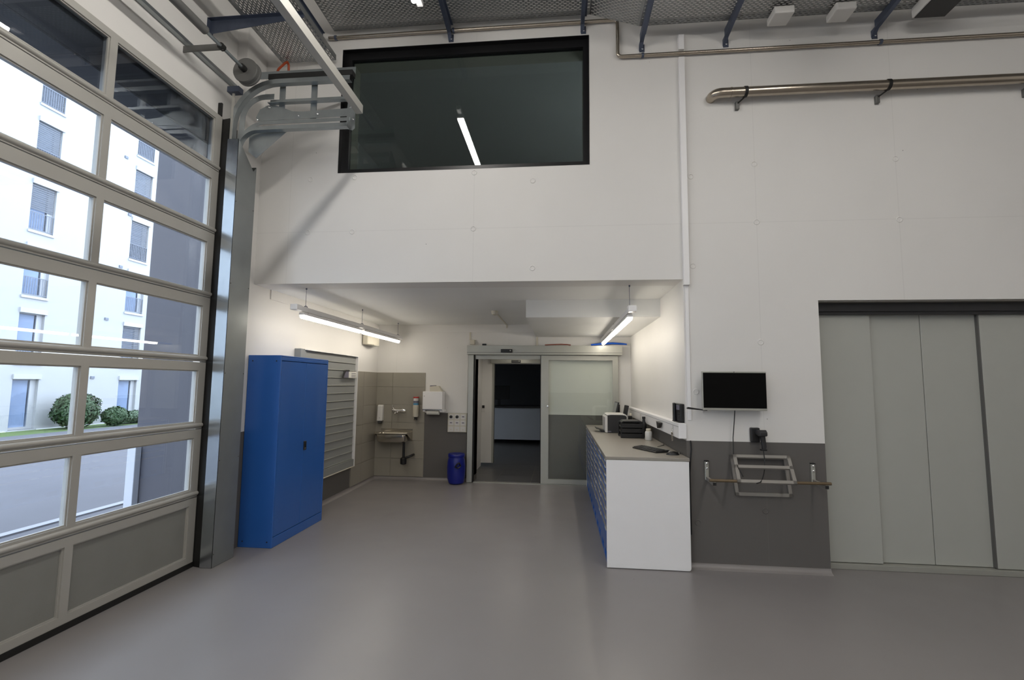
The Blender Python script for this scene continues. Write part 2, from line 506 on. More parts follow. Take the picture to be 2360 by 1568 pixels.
# ------------------------------------------------------------------ upper window (fixed, black frame)
w1 = sroot('window_1', (0, YW, WZ0), 'large fixed black-framed interior window above the niche')
fr = MB().cells([WX0, WX0+.085, WX1-.06, WX1], [WZ0, WZ0+.06, WZ1-.09, WZ1], [(WX0+.085, WX1-.06, WZ0+.06, WZ1-.09)], YW+.05, YW+.11, 'y')
fr.build('window_frame', 'black_frame', w1, bevel=.003)
rv = MB()
rv.box(WX0, WX0+.006, YW-.004, YW+.05, WZ0, WZ1); rv.box(WX1-.006, WX1, YW-.004, YW+.05, WZ0, WZ1)
rv.box(WX0, WX1, YW-.004, YW+.05, WZ0, WZ0+.006); rv.box(WX0, WX1, YW-.004, YW+.05, WZ1-.006, WZ1)
rv.build('black_reveal', 'black_frame', w1)
MB().box(WX0+.08, WX1-.055, YW+.075, YW+.083, WZ0+.055, WZ1-.085).build('pane', 'glass_win', w1)
lin_ = MB().box(WX0+.0, WX0+.085, YW+.111, YW+.275, WZ0, WZ1).box(WX0+.085, WX1-.06, YW+.111, YW+.275, WZ1-.09, WZ1).box(WX1-.06, WX1, YW+.111, YW+.275, WZ0, WZ1).box(WX0+.085, WX1-.06, YW+.111, YW+.275, WZ0, WZ0+.05)
lin_.build('inner_lining', 'cream_pl', w1)
# upper room behind the window
ur = MB().cells([XL, WX0, WX1, XR+1.2], [ZN+.25, WZ0-.02, WZ1+.02, ZTOP], [(WX0, WX1, WZ0-.02, WZ1+.02)], YW+.3, YW+.31, 'y')
struct(ur.build('wall_upper_room_front', 'wall_plain'))
struct(MB().box(XL, XR+1.2, 10.0, 10.2, ZN+.25, ZTOP).build('wall_upper_room_back', 'wall_plain'))
struct(MB().box(XR+1.2, XR+1.4, YW+.3, 10.0, ZN+.25, ZTOP).build('wall_upper_room_right', 'wall_plain'))
struct(MB().box(-3.7, XL, YB+.3, 10.2, ZN, ZTOP).build('wall_upper_room_left', 'wall_plain'))
struct(MB().box(XL, XR+1.2, YW+.31, 10.0, 5.55, 5.65).build('ceiling_upper_room', 'wall_plain'))
struct(MB().box(XL, XR+1.2, YB+.25, 10.0, ZN+.15, ZN+.25).build('floor_upper_room', 'dark_tile'))

# ------------------------------------------------------------------ sectional door on the left wall
X0, X1 = -3.366, -3.306
SEAM = [0.0, .62, 1.236, 1.85, 2.46, 3.082, 3.70, 4.262]
OPEN = [(.10, .553), (.690, 1.157), (1.296, 1.771), (1.905, 2.370), (2.505, 2.982), (3.116, 3.600), (3.757, 4.203)]
MW = .029
def sectional_door(name, label, dy):
    Y0, Y1 = -.35+dy, 4.205+dy
    d1 = sroot(name, (XHL, 2.0+dy, 0), label)
    ys = [Y0, Y0+.075]
    for mm in (.83, 1.945, 3.056): ys += [mm+dy-MW, mm+dy+MW]
    ys += [Y1-.085, Y1]
    bays = [(ys[2*i+1], ys[2*i+2]) for i in range(4)]
    for k in range(7):
        z0, z1 = SEAM[k]+.004, SEAM[k+1]-.004
        o0, o1 = OPEN[k]
        if k == 0: z0 = .045
        sec = MB().cells(ys, [z0, o0, o1, z1], [(a, b, o0, o1) for a, b in bays], X0, X1, 'x').build('door_section', 'alu_door', d1, bevel=.004)
        # round nosing along the lower edge of each section
        if k > 0:
            MB().tube([(X1-.004, Y0, z0+.030), (X1-.004, Y1, z0+.030)], .020, 10).build('section_nosing', 'alu_door', sec, smooth=True)
        for a, b in bays:
            if k == 0:
                MB().box(X0+.012, X1-.022, a-.004, b+.004, o0-.004, o1+.004).build('infill_panel', 'door_panel', sec)
            else:
                MB().box(X0+.022, X0+.040, a-.004, b+.004, o0-.004, o1+.004).build('pane', 'glass_door', sec)
            # glazing bead round the opening
            t = .010
            MB().cells([a, a+t, b-t, b], [o0, o0+t, o1-t, o1], [(a+t, b-t, o0+t, o1-t)], X1-.022, X1-.010, 'x').build('glazing_bead', 'alu_door', sec)
    MB().box(X0, X1+.006, Y0, Y1, .001, .045).build('bottom_seal', 'rubber', d1)
    return d1
d1 = sectional_door('door_1', 'glazed grey sectional overhead door', 0.0)
MB().prism([(-3.305, 4.212), (-3.222, 4.196), (-3.222, 4.216), (-3.305, 4.240)], 'z', .001, 4.24).build('side_seal', 'rubber', d1)
MB().box(XHL, -3.312, 4.2065, 4.438, .001, 4.25).build('side_post', 'drum_grey', d1)  # added behind the seal to stop daylight leaking past the door edge
for i_, (c_, lb_) in enumerate(zip(DYS, ('added glazed sectional overhead door behind the camera, for daylight', 'added glazed sectional overhead door at the rear, for daylight'))):
    dd = dup(d1, (XHL, 2.0+c_, 0)); dd.name = 'door_%d' % (5+i_); dd['label'] = lb_
# dark lining of the lintels behind the top door sections
for i_, c_ in enumerate((0,)+DYS):
    struct(MB().box(XO-.005, XHL+.001, GY0+c_+.001, GY1+c_-.001, GZ-.015, GZ).box(XHL, XHL+.003, GY0+c_-.05, 4.20+c_, GZ, 4.25).build('trim_%d' % (6+i_), 'dark_pl'), 'dark lining of a door lintel')

# galvanised cover over the vertical track
tc = thing('track_cover', 'tall galvanised sheet cover beside the sectional door', 'metal cover', (-3.16, 4.33, 0))
MB().box(-3.221, -3.105, 4.186, 4.189, .003, 4.022).build('front_sheet', 'galv_sheet', tc)
MB().prism([(4.186, .003), (4.476, .003), (4.476, 3.86), (4.43, 3.80), (4.186, 4.022)], 'x', -3.108, -3.105).build('side_sheet', 'galv_side', tc)
MB().box(-3.240, -3.108, 4.470, 4.476, .003, 3.86).build('back_flange', 'galv', tc)
scr = None
for z in (.12, .95, 1.75, 2.6, 3.4):
    for y in (4.20, 4.462):
        b = MB().lathe([(.006, 0), (.006, .003), (.003, .005)], (-3.105, y, z), 8, 'x')
        b.build('rivet', 'drum_grey', tc, smooth=True)

# ------------------------------------------------------------------ horizontal track assembly of the door
ta = thing('door_track', 'galvanised overhead door track bending into the hall above the cover', 'door track', (-2.6, 4.25, 4.02))
def track(name, xv, zh, r, xe, zs, y0=4.205, y1=4.262, w=.05):
    path = [(xv, zs)]+[(xv+r-r*math.cos(math.radians(t)), zh-r+r*math.sin(math.radians(t))) for t in range(0, 91, 9)]+[(xe, zh)]
    # C-shaped profile
    prof = [(0, y0), (w, y0), (w, y0+.012), (w-.004, y0+.012), (w-.004, y0+.004), (.004, y0+.004), (.004, y1), (0, y1)]
    return MB().sweep(path, prof).build(name, 'galv', ta, smooth=True)
track('upper_track', -3.19, 4.583, .42, -2.02, 3.9, w=.045)
track('lower_track', -3.12, 4.112, .17, -2.03, 3.7, w=.038)
track('lower_track_lip', -3.15, 4.200, .25, -2.03, 3.8, y0=4.262, y1=4.267, w=.035)
MB().box(-3.0, -2.0, 4.285, 4.290, 4.690, 4.765).build('back_plate', 'galv', ta)
MB().box(-2.86, -2.0, 4.215, 4.284, 4.638, 4.690).build('buffer_strip', 'rubber', ta)
MB().box(-2.86, -2.06, 4.270, 4.276, 4.405, 4.455).build('middle_angle', 'galv', ta)
MB().box(-2.86, -2.06, 4.225, 4.275, 4.400, 4.406).build('middle_angle_lip', 'galv', ta)
MB().prism([(-2.98, 4.240), (-2.06, 4.250), (-2.03, 4.330), (-2.50, 4.318), (-2.62, 4.325), (-2.80, 4.395), (-2.88, 4.40), (-2.96, 4.36), (-3.0, 4.28)], 'y', 4.268, 4.273).build('stiffening_plate', 'galv', ta)
MB().sweep([(-3.10, 4.02), (-3.09, 4.22)]+[(-3.09+.20-.20*math.cos(math.radians(t)), 4.24+.20*math.sin(math.radians(t))) for t in range(0, 91, 10)]+[(-2.80, 4.44)],
           [(0, 4.235), (.055, 4.235), (.055, 4.240), (0, 4.240)]).build('curved_plate', 'galv', ta, smooth=True)
for x in (-2.74, -2.41):
    MB().box(x-.03, x+.03, 4.276, 4.282, 4.22, 4.66).build('strap', 'galv', ta)
MB().prism([(-3.06, 4.13), (-2.66, 4.13), (-2.975, 3.86), (-3.06, 3.93)], 'y', 4.272, 4.276).build('gusset', 'galv', ta)
MB().prism([(-2.05, 4.47), (-2.03, 4.47), (-1.975, 4.30), (-1.975, 4.12), (-2.0, 4.10), (-2.06, 4.12), (-2.06, 4.30)], 'y', 4.264, 4.268).build('end_plate', 'galv', ta)
MB().box(-3.215, -3.195, 4.20, 4.215, 3.9, 4.56).build('vertical_strip', 'alu_door', ta)
MB().box(-3.25, -3.13, 4.17, 4.24, 4.50, 4.555).build('shaft_bracket', 'galv_dark', ta)
for x, z in ((-2.55, 4.27), (-2.36, 4.28), (-2.86, 4.37), (-2.98, 4.25), (-2.03, 4.33), (-1.995, 4.21)):
    MB().lathe([(.009, 0), (.009, -.006), (.005, -.010)], (x, 4.264, z), 8, 'y').build('bolt', 'chrome', ta, smooth=True)
# hangers from the ceiling so that the assembly is carried
for x in (-2.25,):
    MB().box(x-.02, x+.02, 4.2835, 4.2845, 4.70, 4.765).build('hanger_foot', 'galv_dark', ta)
    MB().box(x-.02, x+.02, 4.75, 4.756, 4.70, 4.765).build('hanger_wall_foot', 'galv_dark', ta)
    MB().box(x-.015, x+.015, 4.2905, YW, 4.72, 4.75).build('hanger', 'galv_dark', ta)

# torsion shaft with its cable drum
ts = thing('torsion_shaft', 'steel torsion shaft with round cable drum above the sectional door', 'shaft', (-3.0, 4.1, 4.64))
MB().tube([(-3.0, -.4, 4.64), (-3.0, 4.17, 4.64)], .016, 12).build('shaft', 'galv', ts, smooth=True)
MB().tube([(-3.0, -.1, 4.64), (-3.0, 3.55, 4.64)], .036, 14).build('spring_tube', 'drum_grey', ts, smooth=True)
MB().lathe([(.03, -.03), (.118, -.028), (.122, -.016), (.112, -.010), (.112, .03), (.122, .034), (.122, .05), (.03, .055)], (-3.0, 4.09, 4.64), 32, 'y').build('cable_drum', 'drum_grey', ts, smooth=True)
MB().lathe([(.03, -.05), (.03, .0)], (-3.0, 4.06, 4.64), 14, 'y').build('drum_hub', 'rubber', ts, smooth=True)
MB().lathe([(.030, -.02), (.030, .02)], (-3.0, 3.75, 4.64), 14, 'y').build('collar', 'rubber', ts, smooth=True)
for y in (3.75, 1.9, .1):
    MB().box(XHL, -2.985, y-.004, y+.004, 4.61, 4.67).build('bearing_bracket', 'drum_grey', ts)
MB().box(XHL, XHL+.05, -.4, 4.40, 4.69, 4.72).build('carrier_rail', 'galv', ts)
# cross bar joining the track ends
cb = MB().box(-1.965, -1.900, -.4, 4.262, 4.262, 4.267)
cb.box(-1.905, -1.900, -.4, 4.262, 4.267, 4.345)
tag(cb.build('cross_bar', 'alu_door'), 'long pale angle bar running across the ends of the door tracks', 'bar')

# ------------------------------------------------------------------ outer lintel soffit / reveal are the wall itself; small black limit switch
tag(MB().box(XHL, XHL+.04, 4.215, 4.235, 4.28, 4.42).build('door_buffer', 'rubber', bevel=.004), 'small black rubber stop on the wall over the door corner', 'stop')

# ------------------------------------------------------------------ cable trays, made of slotted sheet
def slotted(bld, u0, u1, v0, v1, z, t=.0015, pu=.052, pv=.022, su=.030, sv=.008, P=None):
    """slotted sheet: cells with a rectangular hole each, rows staggered"""
    nv = int((v1-v0)/pv); nu = int((u1-u0)/pu)
    pv = (v1-v0)/nv
    for j in range(nv):
        off = 0 if j % 2 == 0 else pu/2
        a0 = v0+j*pv; a1 = a0+pv
        edges = [u0]+[u0+off+pu*i for i in range(nu+1) if u0+.01 < u0+off+pu*i < u1-.01]+[u1]
        for i in range(len(edges)-1):
            e0, e1 = edges[i], edges[i+1]
            if e1-e0 < pu*.8:
                bld.add([P(e0, a0), P(e1, a0), P(e1, a1), P(e0, a1)], [(0, 1, 2, 3)]); continue
            h0, h1 = (e0+e1-su)/2, (e0+e1+su)/2
            g0, g1 = (a0+a1-sv)/2, (a0+a1+sv)/2
            bld.add([P(e0, a0), P(e1, a0), P(e1, a1), P(e0, a1), P(h0, g0), P(h1, g0), P(h1, g1), P(h0, g1)],
                    [(0, 1, 5, 4), (1, 2, 6, 5), (2, 3, 7, 6), (3, 0, 4, 7)])
def tray(name, label, loc, base_fn, rails):
    t = thing(name, label, 'cable tray', loc, 'slotted cable trays')
    b = MB(); base_fn(b); b.build('slotted_base', 'galv_tray', t)
    for r in rails:
        MB().box(*r).build('side_rail', 'galv_tray', t)
    return t
tray('cable_tray', 'dark slotted steel cable tray above the black-framed window', (-1.2, 4.4, 5.48),
     lambda b: slotted(b, -2.45, .30, 4.09, 4.69, 0, P=lambda u, v: (u, v, 5.48)),
     [(-2.45, .30, 4.09, 4.092, 5.48, 5.54), (-2.45, .30, 4.688, 4.69, 5.48, 5.54)])
tR = tray('cable_tray', 'slotted steel cable tray over the stainless pipe, bending down beside the window', (2.5, 4.3, 5.24),
     lambda b: (slotted(b, .78, 6.9, 3.99, 4.59, 0, P=lambda u, v: (u, v, 5.24)),
                slotted(b, .30, .78, 4.0, 4.69, 0, P=lambda u, v: (u, v if v < 4.3 else v-(v-4.3)/.39*.10*(u-.30)/.48, 5.48-.24*(u-.30)/.48))),
     [(.78, 6.9, 3.99, 3.992, 5.24, 5.30), (.78, 6.9, 4.588, 4.59, 5.24, 5.30)])
tray('cable_tray', 'slotted steel cable tray along the wall above the sectional door', (-2.7, 2.0, 5.15),
     lambda b: slotted(b, -1.0, 4.70, -3.03, -2.42, 0, P=lambda u, v: (v, u, 5.15)),
     [(-3.03, -3.028, -1.0, 4.70, 5.15, 5.21), (-2.422, -2.42, -1.0, 4.70, 5.15, 5.21)])
# cantilever brackets: tapered arm with a wall plate
def bracket(x, ztop, label, ln=.74):
    t = thing('tray_bracket', label, 'bracket', (x, YW, ztop-.12), 'cantilever brackets under the cable trays')
    MB().prism([(YW, ztop-.135), (YW-.062, ztop-.085), (YW-ln, ztop-.022), (YW-ln, ztop-.001), (YW-.062, ztop-.001), (YW-.062, ztop-.068), (YW, ztop-.068)], 'x', x-.016, x+.022).build('arm_web', 'galv_dark', t)
    MB().box(x-.004, x+.045, YW-ln, YW-.062, ztop-.004, ztop-.0005).build('arm_flange', 'galv_dark', t)
    MB().box(x-.012, x+.040, YW-.006, YW, ztop-.150, ztop-.068).build('wall_plate', 'galv_dark', t)
    MB().lathe([(.010, 0), (.010, -.008), (.006, -.012)], (x+.018, YW-.006, ztop-.12), 8, 'y').build('bolt', 'chrome', t, smooth=True)
for x, lb in ((-2.607, 'galvanised bracket by the top left corner of the black window'), (-1.182, 'galvanised bracket above the middle of the black window'),
              (.225, 'galvanised bracket above the right end of the black window')):
    bracket(x, 5.478, lb)
for x, lb in ((.82, 'galvanised bracket just right of the thin pipe elbow'), (1.65, 'galvanised bracket above the start of the stainless pipe'),
              (3.055, 'galvanised bracket between the hanging white box and the dark box'), (5.0, 'galvanised bracket at the far right end of the tray')):
    bracket(x, 5.238, lb)
lb = thing('tray_bracket', 'slotted galvanised bracket arm from the wall above the door', 'bracket', (XL, 4.05, 5.02), 'cantilever brackets under the cable trays')
MB().prism([(XHL, 5.01), (-2.42, 5.115), (-2.42, 5.148), (XHL, 5.148)], 'y', 4.04, 4.046).build('arm_web', 'galv_dark', lb)
MB().box(XHL, -2.42, 4.0, 4.046, 5.144, 5.149).build('arm_flange', 'galv_dark', lb)
MB().box(XHL, XHL+.006, 4.0, 4.08, 4.99, 5.149).build('wall_plate', 'galv_dark', lb)
# orange cable end by the tray
oc = MB().tube([(-2.95, 4.66, 5.135), (-2.96, 4.63, 5.10), (-3.02, 4.62, 5.03), (-3.08, 4.66, 4.98)], .012, 8)
oc.tube([(-2.95, 4.66, 5.135), (-2.92, 4.64, 5.08), (-2.93, 4.66, 4.98)], .012, 8)
tag(oc.build('cable_end', 'orange', smooth=True), 'loose orange cable ends hanging from the corner of the tray', 'cable')

# white boxes under the right tray
def under_box(x0, x1, y0, y1, z0, z1, label, m='white_pl', cat='box', nm='junction_box'):
    t = thing(nm, label, cat, ((x0+x1)/2, (y0+y1)/2, z0))
    MB().box(x0, x1, y0, y1, z0, z1).build('housing', m, t, bevel=.01)
    MB().box(x0+.01, x1-.01, y0-.004, y0+.02, z0+.012, z1-.012).build('lid', m, t, bevel=.004)
    MB().tube([((x0+x1)/2, y1-.03, z1-.005), ((x0+x1)/2, y1-.03, 5.24)], .012, 8).build('mount', 'galv_dark', t)
    return t
under_box(1.985, 2.165, 4.40, 4.58, 5.14, 5.21, 'white junction box under the tray next to the second bracket')
under_box(2.525, 2.705, 4.40, 4.58, 5.14, 5.21, 'white junction box under the tray beyond the first white box')
sp = under_box(3.27, 3.56, 4.25, 4.56, 5.12, 5.22, 'white housing with dark underside under the right end of the tray', 'white_pl', 'luminaire', 'tray_luminaire')
MB().box(3.285, 3.545, 4.265, 4.545, 5.112, 5.121).build('dark_cover', 'dark_pl', sp)

# ------------------------------------------------------------------ pipes on the front wall
tp = thing('water_pipe', 'thin steel pipe with a downward jog along the top of the wall', 'pipe', (1.0, YW-.035, 5.03))
py = YW-.035
def elbow(c, a0, a1, r, n=6):
    return [(c[0]+r*math.cos(math.radians(a0+(a1-a0)*i/n)), py, c[1]+r*math.sin(math.radians(a0+(a1-a0)*i/n))) for i in range(n+1)]
path = [(-2.53, py, 5.435)]+elbow((.545, 5.395), 90, 0, .04)+elbow((.625, 5.07), 180, 270, .04)+[(6.98, py, 5.03)]
MB().tube(path, .018, 12).build('tube', 'pipe', tp, smooth=True)
for x, z in ((.835, 5.03), (3.10, 5.03), (-1.14, 5.435), (-2.45, 5.435), (5.2, 5.03)):
    MB().lathe([(.019, -.012), (.025, -.012), (.025, .012), (.019, .012)], (x, py, z), 14, 'x').build('clip', 'galv_dark', tp, smooth=True)
    MB().box(x-.008, x+.008, py+.02, YW, z-.008, z+.008).build('clip_stud', 'galv_dark', tp)
kp = thing('extract_pipe', 'thick stainless pipe turning into the wall on the right', 'pipe', (3.0, YW-.10, 4.5))
cy = YW-.10; PZc = 4.546; R = .046
pth = [(1.50, YW-.001, PZc), (1.50, YW-.03, PZc)]+[(1.50+.06-.06*math.cos(math.radians(t)), cy+.06-.06*math.sin(math.radians(t)), PZc) for t in range(10, 91, 10)]+[(6.98, cy, PZc)]
pth = [(1.50, YW-.001, PZc), (1.50, YW-.025, PZc)]+[(1.575-.075*math.cos(math.radians(t)), YW-.025-.075*math.sin(math.radians(t)), PZc) for t in range(15, 91, 15)]+[(6.98, cy, PZc)]
MB().tube(pth, R, 20).build('tube', 'pipe', kp, smooth=True)
MB().lathe([(R, -.004), (R+.004, -.003), (R+.004, .003), (R, .004)], (1.665, cy, PZc), 20, 'x').build('weld_bead', 'pipe', kp, smooth=True)
for x in (1.80, 3.10, 4.4):
    MB().lathe([(R+.0005, -.014), (R+.006, -.014), (R+.006, .014), (R+.0005, .014)], (x, cy, PZc), 20, 'x').build('clamp', 'rubber', kp, smooth=True)
    MB().box(x-.070, x-.035, YW-.035, YW-.0005, PZc-.135, PZc-.055).build('bracket_plate', 'drum_grey', kp, bevel=.004)
    MB().tube([(x, cy, PZc-R), (x-.05, YW-.03, PZc-.075)], .007, 8).build('bracket_rod', 'rubber', kp, smooth=True)

# vertical cable trunking at the niche corner
ct = thing('cable_trunking', 'white vertical cable trunking on the wall between niche and pipe', 'trunking', (1.215, YW, 2.647))
MB().box(1.19, 1.247, YW-.042, YW-.0005, 2.647, 4.99).build('trunking_body', 'white_coat', ct, bevel=.003)
MB().box(1.206, 1.240, YW-.012, YW-.0005, 1.35, 2.647).build('flat_conduit', 'white_coat', ct, bevel=.002)
MB().box(1.19, 1.247, YW-.042, YW-.0005, 5.07, 5.23).build('trunking_upper', 'white_coat', ct, bevel=.003)

# ------------------------------------------------------------------ lamps
def tube_lamp(name, label, group, x, ya, yb, z, n, zc, tm, endbox=True, hang=3, w=.06):
    """suspended rail with n diffuser battens"""
    t = thing(name, label, 'lamp', (x, (ya+yb)/2, z), group)
    MB().box(x-.028, x+.028, ya, yb, z+.055, z+.105).build('carrier_rail', 'white_coat', t, bevel=.004)
    if endbox:
        MB().box(x-.04, x+.04, ya-.06, ya+.04, z+.050, z+.112).build('feed_box', 'white_coat', t, bevel=.006)
    L_ = (yb-ya-.14)/n
    for i in range(n):
        a = ya+.10+i*L_; b = a+L_-.085
        h = MB().box(x-w/2, x+w/2, a, b, z+.016, z+.042).build('batten', 'white_coat', t, bevel=.006)
        MB().prism([(x-w/2+.003, z+.0155), (x+w/2-.003, z+.0155), (x+w/2-.010, z-.012), (x+w/2-.022, z-.022), (x-w/2+.022, z-.022), (x-w/2+.010, z-.012)], 'y', a+.012, b-.012).build('diffuser', tm, h)
        for yy in (a+.15, b-.15):
            MB().box(x-.01, x+.01, yy-.012, yy+.012, z+.042, z+.056).build('batten_clip', 'white_coat', h)
    for i in range(hang):
        yy = ya+.18+(yb-ya-.36)*i/max(1, hang-1)
        MB().tube([(x, yy, z+.105), (x, yy, zc-.012)], .0025, 6).build('suspension_wire', 'galv_dark', t)
        MB().lathe([(.008, -.016), (.008, 0)], (x, yy, zc-.0005), 10).build('ceiling_fixing', 'galv_dark', t)
        MB().tube([(x-.022, yy, z+.106), (x-.012, yy, z+.122), (x, yy, z+.126), (x+.012, yy, z+.122), (x+.022, yy, z+.106)], .004, 6).build('wire_hook', 'galv_dark', t)
    return t
tube_lamp('tube_lamp', 'suspended white double tube lamp above the blue cabinet', 'suspended tube lamps of the niche', -2.80, 4.83, 8.24, 2.385, 2, ZN, 'tube_n')
tube_lamp('tube_lamp', 'suspended white double tube lamp above the counter', 'suspended tube lamps of the niche', .715, 4.88, 8.24, 2.355, 2, ZN if False else 2.492, 'tube_n', hang=0)
# wires of the counter lamp: front one to the ceiling, others to the bulkhead
rl = [o for o in C.objects if o.get('label') == 'suspended white double tube lamp above the counter'][0]
for yy, zc in ((5.02, ZN), (6.5, 2.492), (8.05, 2.492)):
    MB().tube([(.715, yy, 2.46), (.715, yy, zc-.012)], .0025, 6).build('suspension_wire', 'galv_dark', rl)
    MB().lathe([(.008, -.016), (.008, 0)], (.715, yy, zc-.0005), 10).build('ceiling_fixing', 'galv_dark', rl)
tube_lamp('hall_lamp', 'long suspended hall lamp mirrored in the black-framed window', 'hall lamps', -1.28, -12.5, 4.015, 5.06, 9, ZTOP, 'tube_h', endbox=False, hang=7, w=.09)
tube_lamp('hall_lamp', 'long suspended hall lamp in the middle of the hall', 'hall lamps', 2.5, -12.5, 3.4, 5.06, 9, ZTOP, 'tube_h2', endbox=False, hang=7, w=.09)

# smoke detector with its conduit on the niche ceiling
sd = thing('smoke_detector', 'small white smoke detector on the niche ceiling', 'smoke detector', (-.93, 6.8, ZN))
MB().lathe([(.05, 0), (.05, -.02), (.042, -.05), (.02, -.062)], (-.93, 6.74, ZN-.0005), 20).build('sensor_head', 'cream_pl', sd, smooth=True)
MB().lathe([(.044, -.030), (.046, -.034), (.044, -.038)], (-.93, 6.74, ZN), 20).build('sensor_slot', 'dark_pl', sd, smooth=True)
MB().box(-.94, -.92, 6.80, YB-.013, ZN-.018, ZN-.0005).build('conduit', 'cream_pl', sd, bevel=.003)
MB().box(-.94, -.92, YB-.031, YB-.013, ZN-.06, ZN-.018).build('conduit_end', 'cream_pl', sd, bevel=.003)
# wall speaker in the niche corner
ws = thing('wall_speaker', 'cream rounded wall box high in the niche corner above the tiles', 'speaker', (XL, 7.87, 2.31))
MB().prism([(XL+.013, 7.62), (XL+.10, 7.62), (XL+.145, 7.70), (XL+.155, 7.86), (XL+.145, 8.02), (XL+.10, 8.10), (XL+.013, 8.10)], 'z', 2.30, 2.56).build('housing', 'cream_pl', ws, bevel=.012)
MB().box(XL+.03, XL+.16, 7.75, 7.97, 2.292, 2.302).build('grille', 'alu', ws)

# ------------------------------------------------------------------ sliding door unit at the niche back
d2 = sroot('door_2', (-.3, YB-.1, 0), 'automatic glass sliding door in aluminium frame')
hd = MB().box(-1.60, 1.035, YB-.165, YB-.0005, 2.172, 2.330).build('door_header', 'alu', d2, bevel=.004)
MB().box(-1.60, 1.035, YB-.167, YB-.164, 2.205, 2.210).build('header_joint', 'dark_pl', hd)
sn = MB().box(-1.01, -.81, YB-.200, YB-.166, 2.205, 2.265).build('motion_sensor', 'black_pl', d2, bevel=.006)
MB().lathe([(.012, 0), (.010, -.003)], (-.845, YB-.2005, 2.240), 12, 'y').build('sensor_lens', 'alu', sn, smooth=True)
MB().box(-1.345, -1.275, YB-.12, YB-.07, 2.331, 2.365).build('header_clip', 'black_pl', d2, bevel=.004)
MB().box(-1.585, -1.492, YB-.11, YB-.0005, .003, 2.171).build('jamb_post', 'alu', d2, bevel=.003)
MB().box(-1.491, -1.472, YB-.09, YB-.0005, .003, 2.171).build('jamb_gasket', 'rubber', d2)
MB().box(-1.472, -.20, YB-.06, YB-.0005, 2.10, 2.171).build('inner_head', 'alu', d2)
# sliding leaf, parked in front of the wall on the right
SX0, SX1 = -.325, .97
lf = MB().cells([SX0, SX0+.105, SX1-.09, SX1], [.015, .095, 2.085, 2.165], [(SX0+.105, SX1-.09, .095, 2.085)], YB-.095, YB-.055, 'y').build('sliding_leaf', 'alu', d2, bevel=.003)
MB().box(SX0+.10, SX1-.085, YB-.080, YB-.068, .09, 2.09).build('pane', 'glass_slide', lf)
MB().box(SX0+.105, SX0+.128, YB-.093, YB-.062, .095, 2.085).build('glazing_bead', 'alu', lf)
MB().lathe([(.018, 0), (.018, -.004), (.006, -.006)], (SX0+.118, YB-.094, 1.30), 14, 'y').build('lock_cylinder', 'chrome', lf, smooth=True)
MB().box(SX0-.012, SX0, YB-.09, YB-.06, .02, 2.165).build('leaf_gasket', 'rubber', lf)
MB().box(-1.47, 1.0, YB-.10, YB-.05, .001, .010).build('floor_guide', 'alu', d2)
# blue hose and red hose lying on the header, junction box
bh = MB().tube([(.52, YB-.10, 2.347), (.62, YB-.10, 2.358), (.72, YB-.09, 2.370), (.88, YB-.09, 2.376), (1.05, YB-.09, 2.366), (1.12, YB-.08, 2.36)], [.014, .018, .018, .018, .016, .012], 10)
tag(bh.build('blue_hose', 'blue_hose', smooth=True), 'short blue hose lying on the sliding door header', 'hose')
rh = MB().tube([(-.26, YB-.10, 2.344), (-.12, YB-.10, 2.352), (.02, YB-.10, 2.358), (.12, YB-.10, 2.352), (.18, YB-.1, 2.342)], .011, 8)
tag(rh.build('red_hose', 'red_hose', smooth=True), 'short reddish hose lying on the sliding door header', 'hose')
jb = thing('junction_box', 'small cream junction box above the left end of the sliding door header', 'box', (-1.53, YB, 2.36))
MB().box(-1.575, -1.49, YB-.05, YB-.0005, 2.355, 2.44).build('housing', 'cream_pl', jb, bevel=.006)
MB().box(-1.59, -1.565, YB-.016, YB-.0005, 2.44, 2.574).build('conduit', 'cream_pl', jb)
tag(MB().box(-.415, -.385, YB-.02, YB-.0005, 2.335, 2.574).build('conduit', 'cream_pl', bevel=.003), 'short cream conduit rising from the header beside the bulkhead', 'conduit')

# ------------------------------------------------------------------ vestibule and dark office behind the passage
VY = 9.88
struct(MB().box(-1.75, .3, YB+.05, 13.9, -.2, -.002).build('floor_passage_bed', 'grout'))
vf = sroot('floor_passage', (0, 0, 0), 'dark grey floor tiles of the passage')
ty = [YB-.02, 8.95, 9.55, 10.15]
tx = [-1.75, -1.10, -.50, .10]
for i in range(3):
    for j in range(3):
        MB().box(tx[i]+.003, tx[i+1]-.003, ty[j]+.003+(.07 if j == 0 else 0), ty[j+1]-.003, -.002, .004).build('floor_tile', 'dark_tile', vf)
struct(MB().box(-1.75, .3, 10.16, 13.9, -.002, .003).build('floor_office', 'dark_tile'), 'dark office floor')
struct(MB().box(-1.75, -1.61, YB+.25, VY, .0, 2.6).build('wall_passage_left', 'wall_plain'), 'white side wall of the passage')
struct(MB().box(-1.61, PX0, YB+.0, YB+.25, .10, PZ).build('trim_5', 'wall_plain'), 'white reveal of the passage')
struct(MB().box(.0, .15, YB+.25, VY, .0, 2.6).build('wall_passage_right', 'wall_plain'))
struct(MB().box(-1.75, .15, YB+.25, VY+.2, 2.30, 2.45).build('ceiling_passage', 'wall_plain'))
struct(MB().cells([-1.61, -1.375, 0.0], [.07, 2.085, 2.30], [(-1.375, .0, 0, 2.085)], VY, VY+.12, 'y').build('wall_passage_end', 'wall_plain'), 'white end wall of the passage with the office doorway')
d4 = sroot('door_3', (-.7, VY, 2.1), 'second sliding door header in the passage')
MB().box(-1.42, 0.0, VY-.09, VY-.0005, 2.095, 2.205).build('door_header', 'alu', d4, bevel=.004)
s2 = MB().box(-.99, -.80, VY-.12, VY-.091, 2.105, 2.16).build('motion_sensor', 'black_pl', d4, bevel=.006)
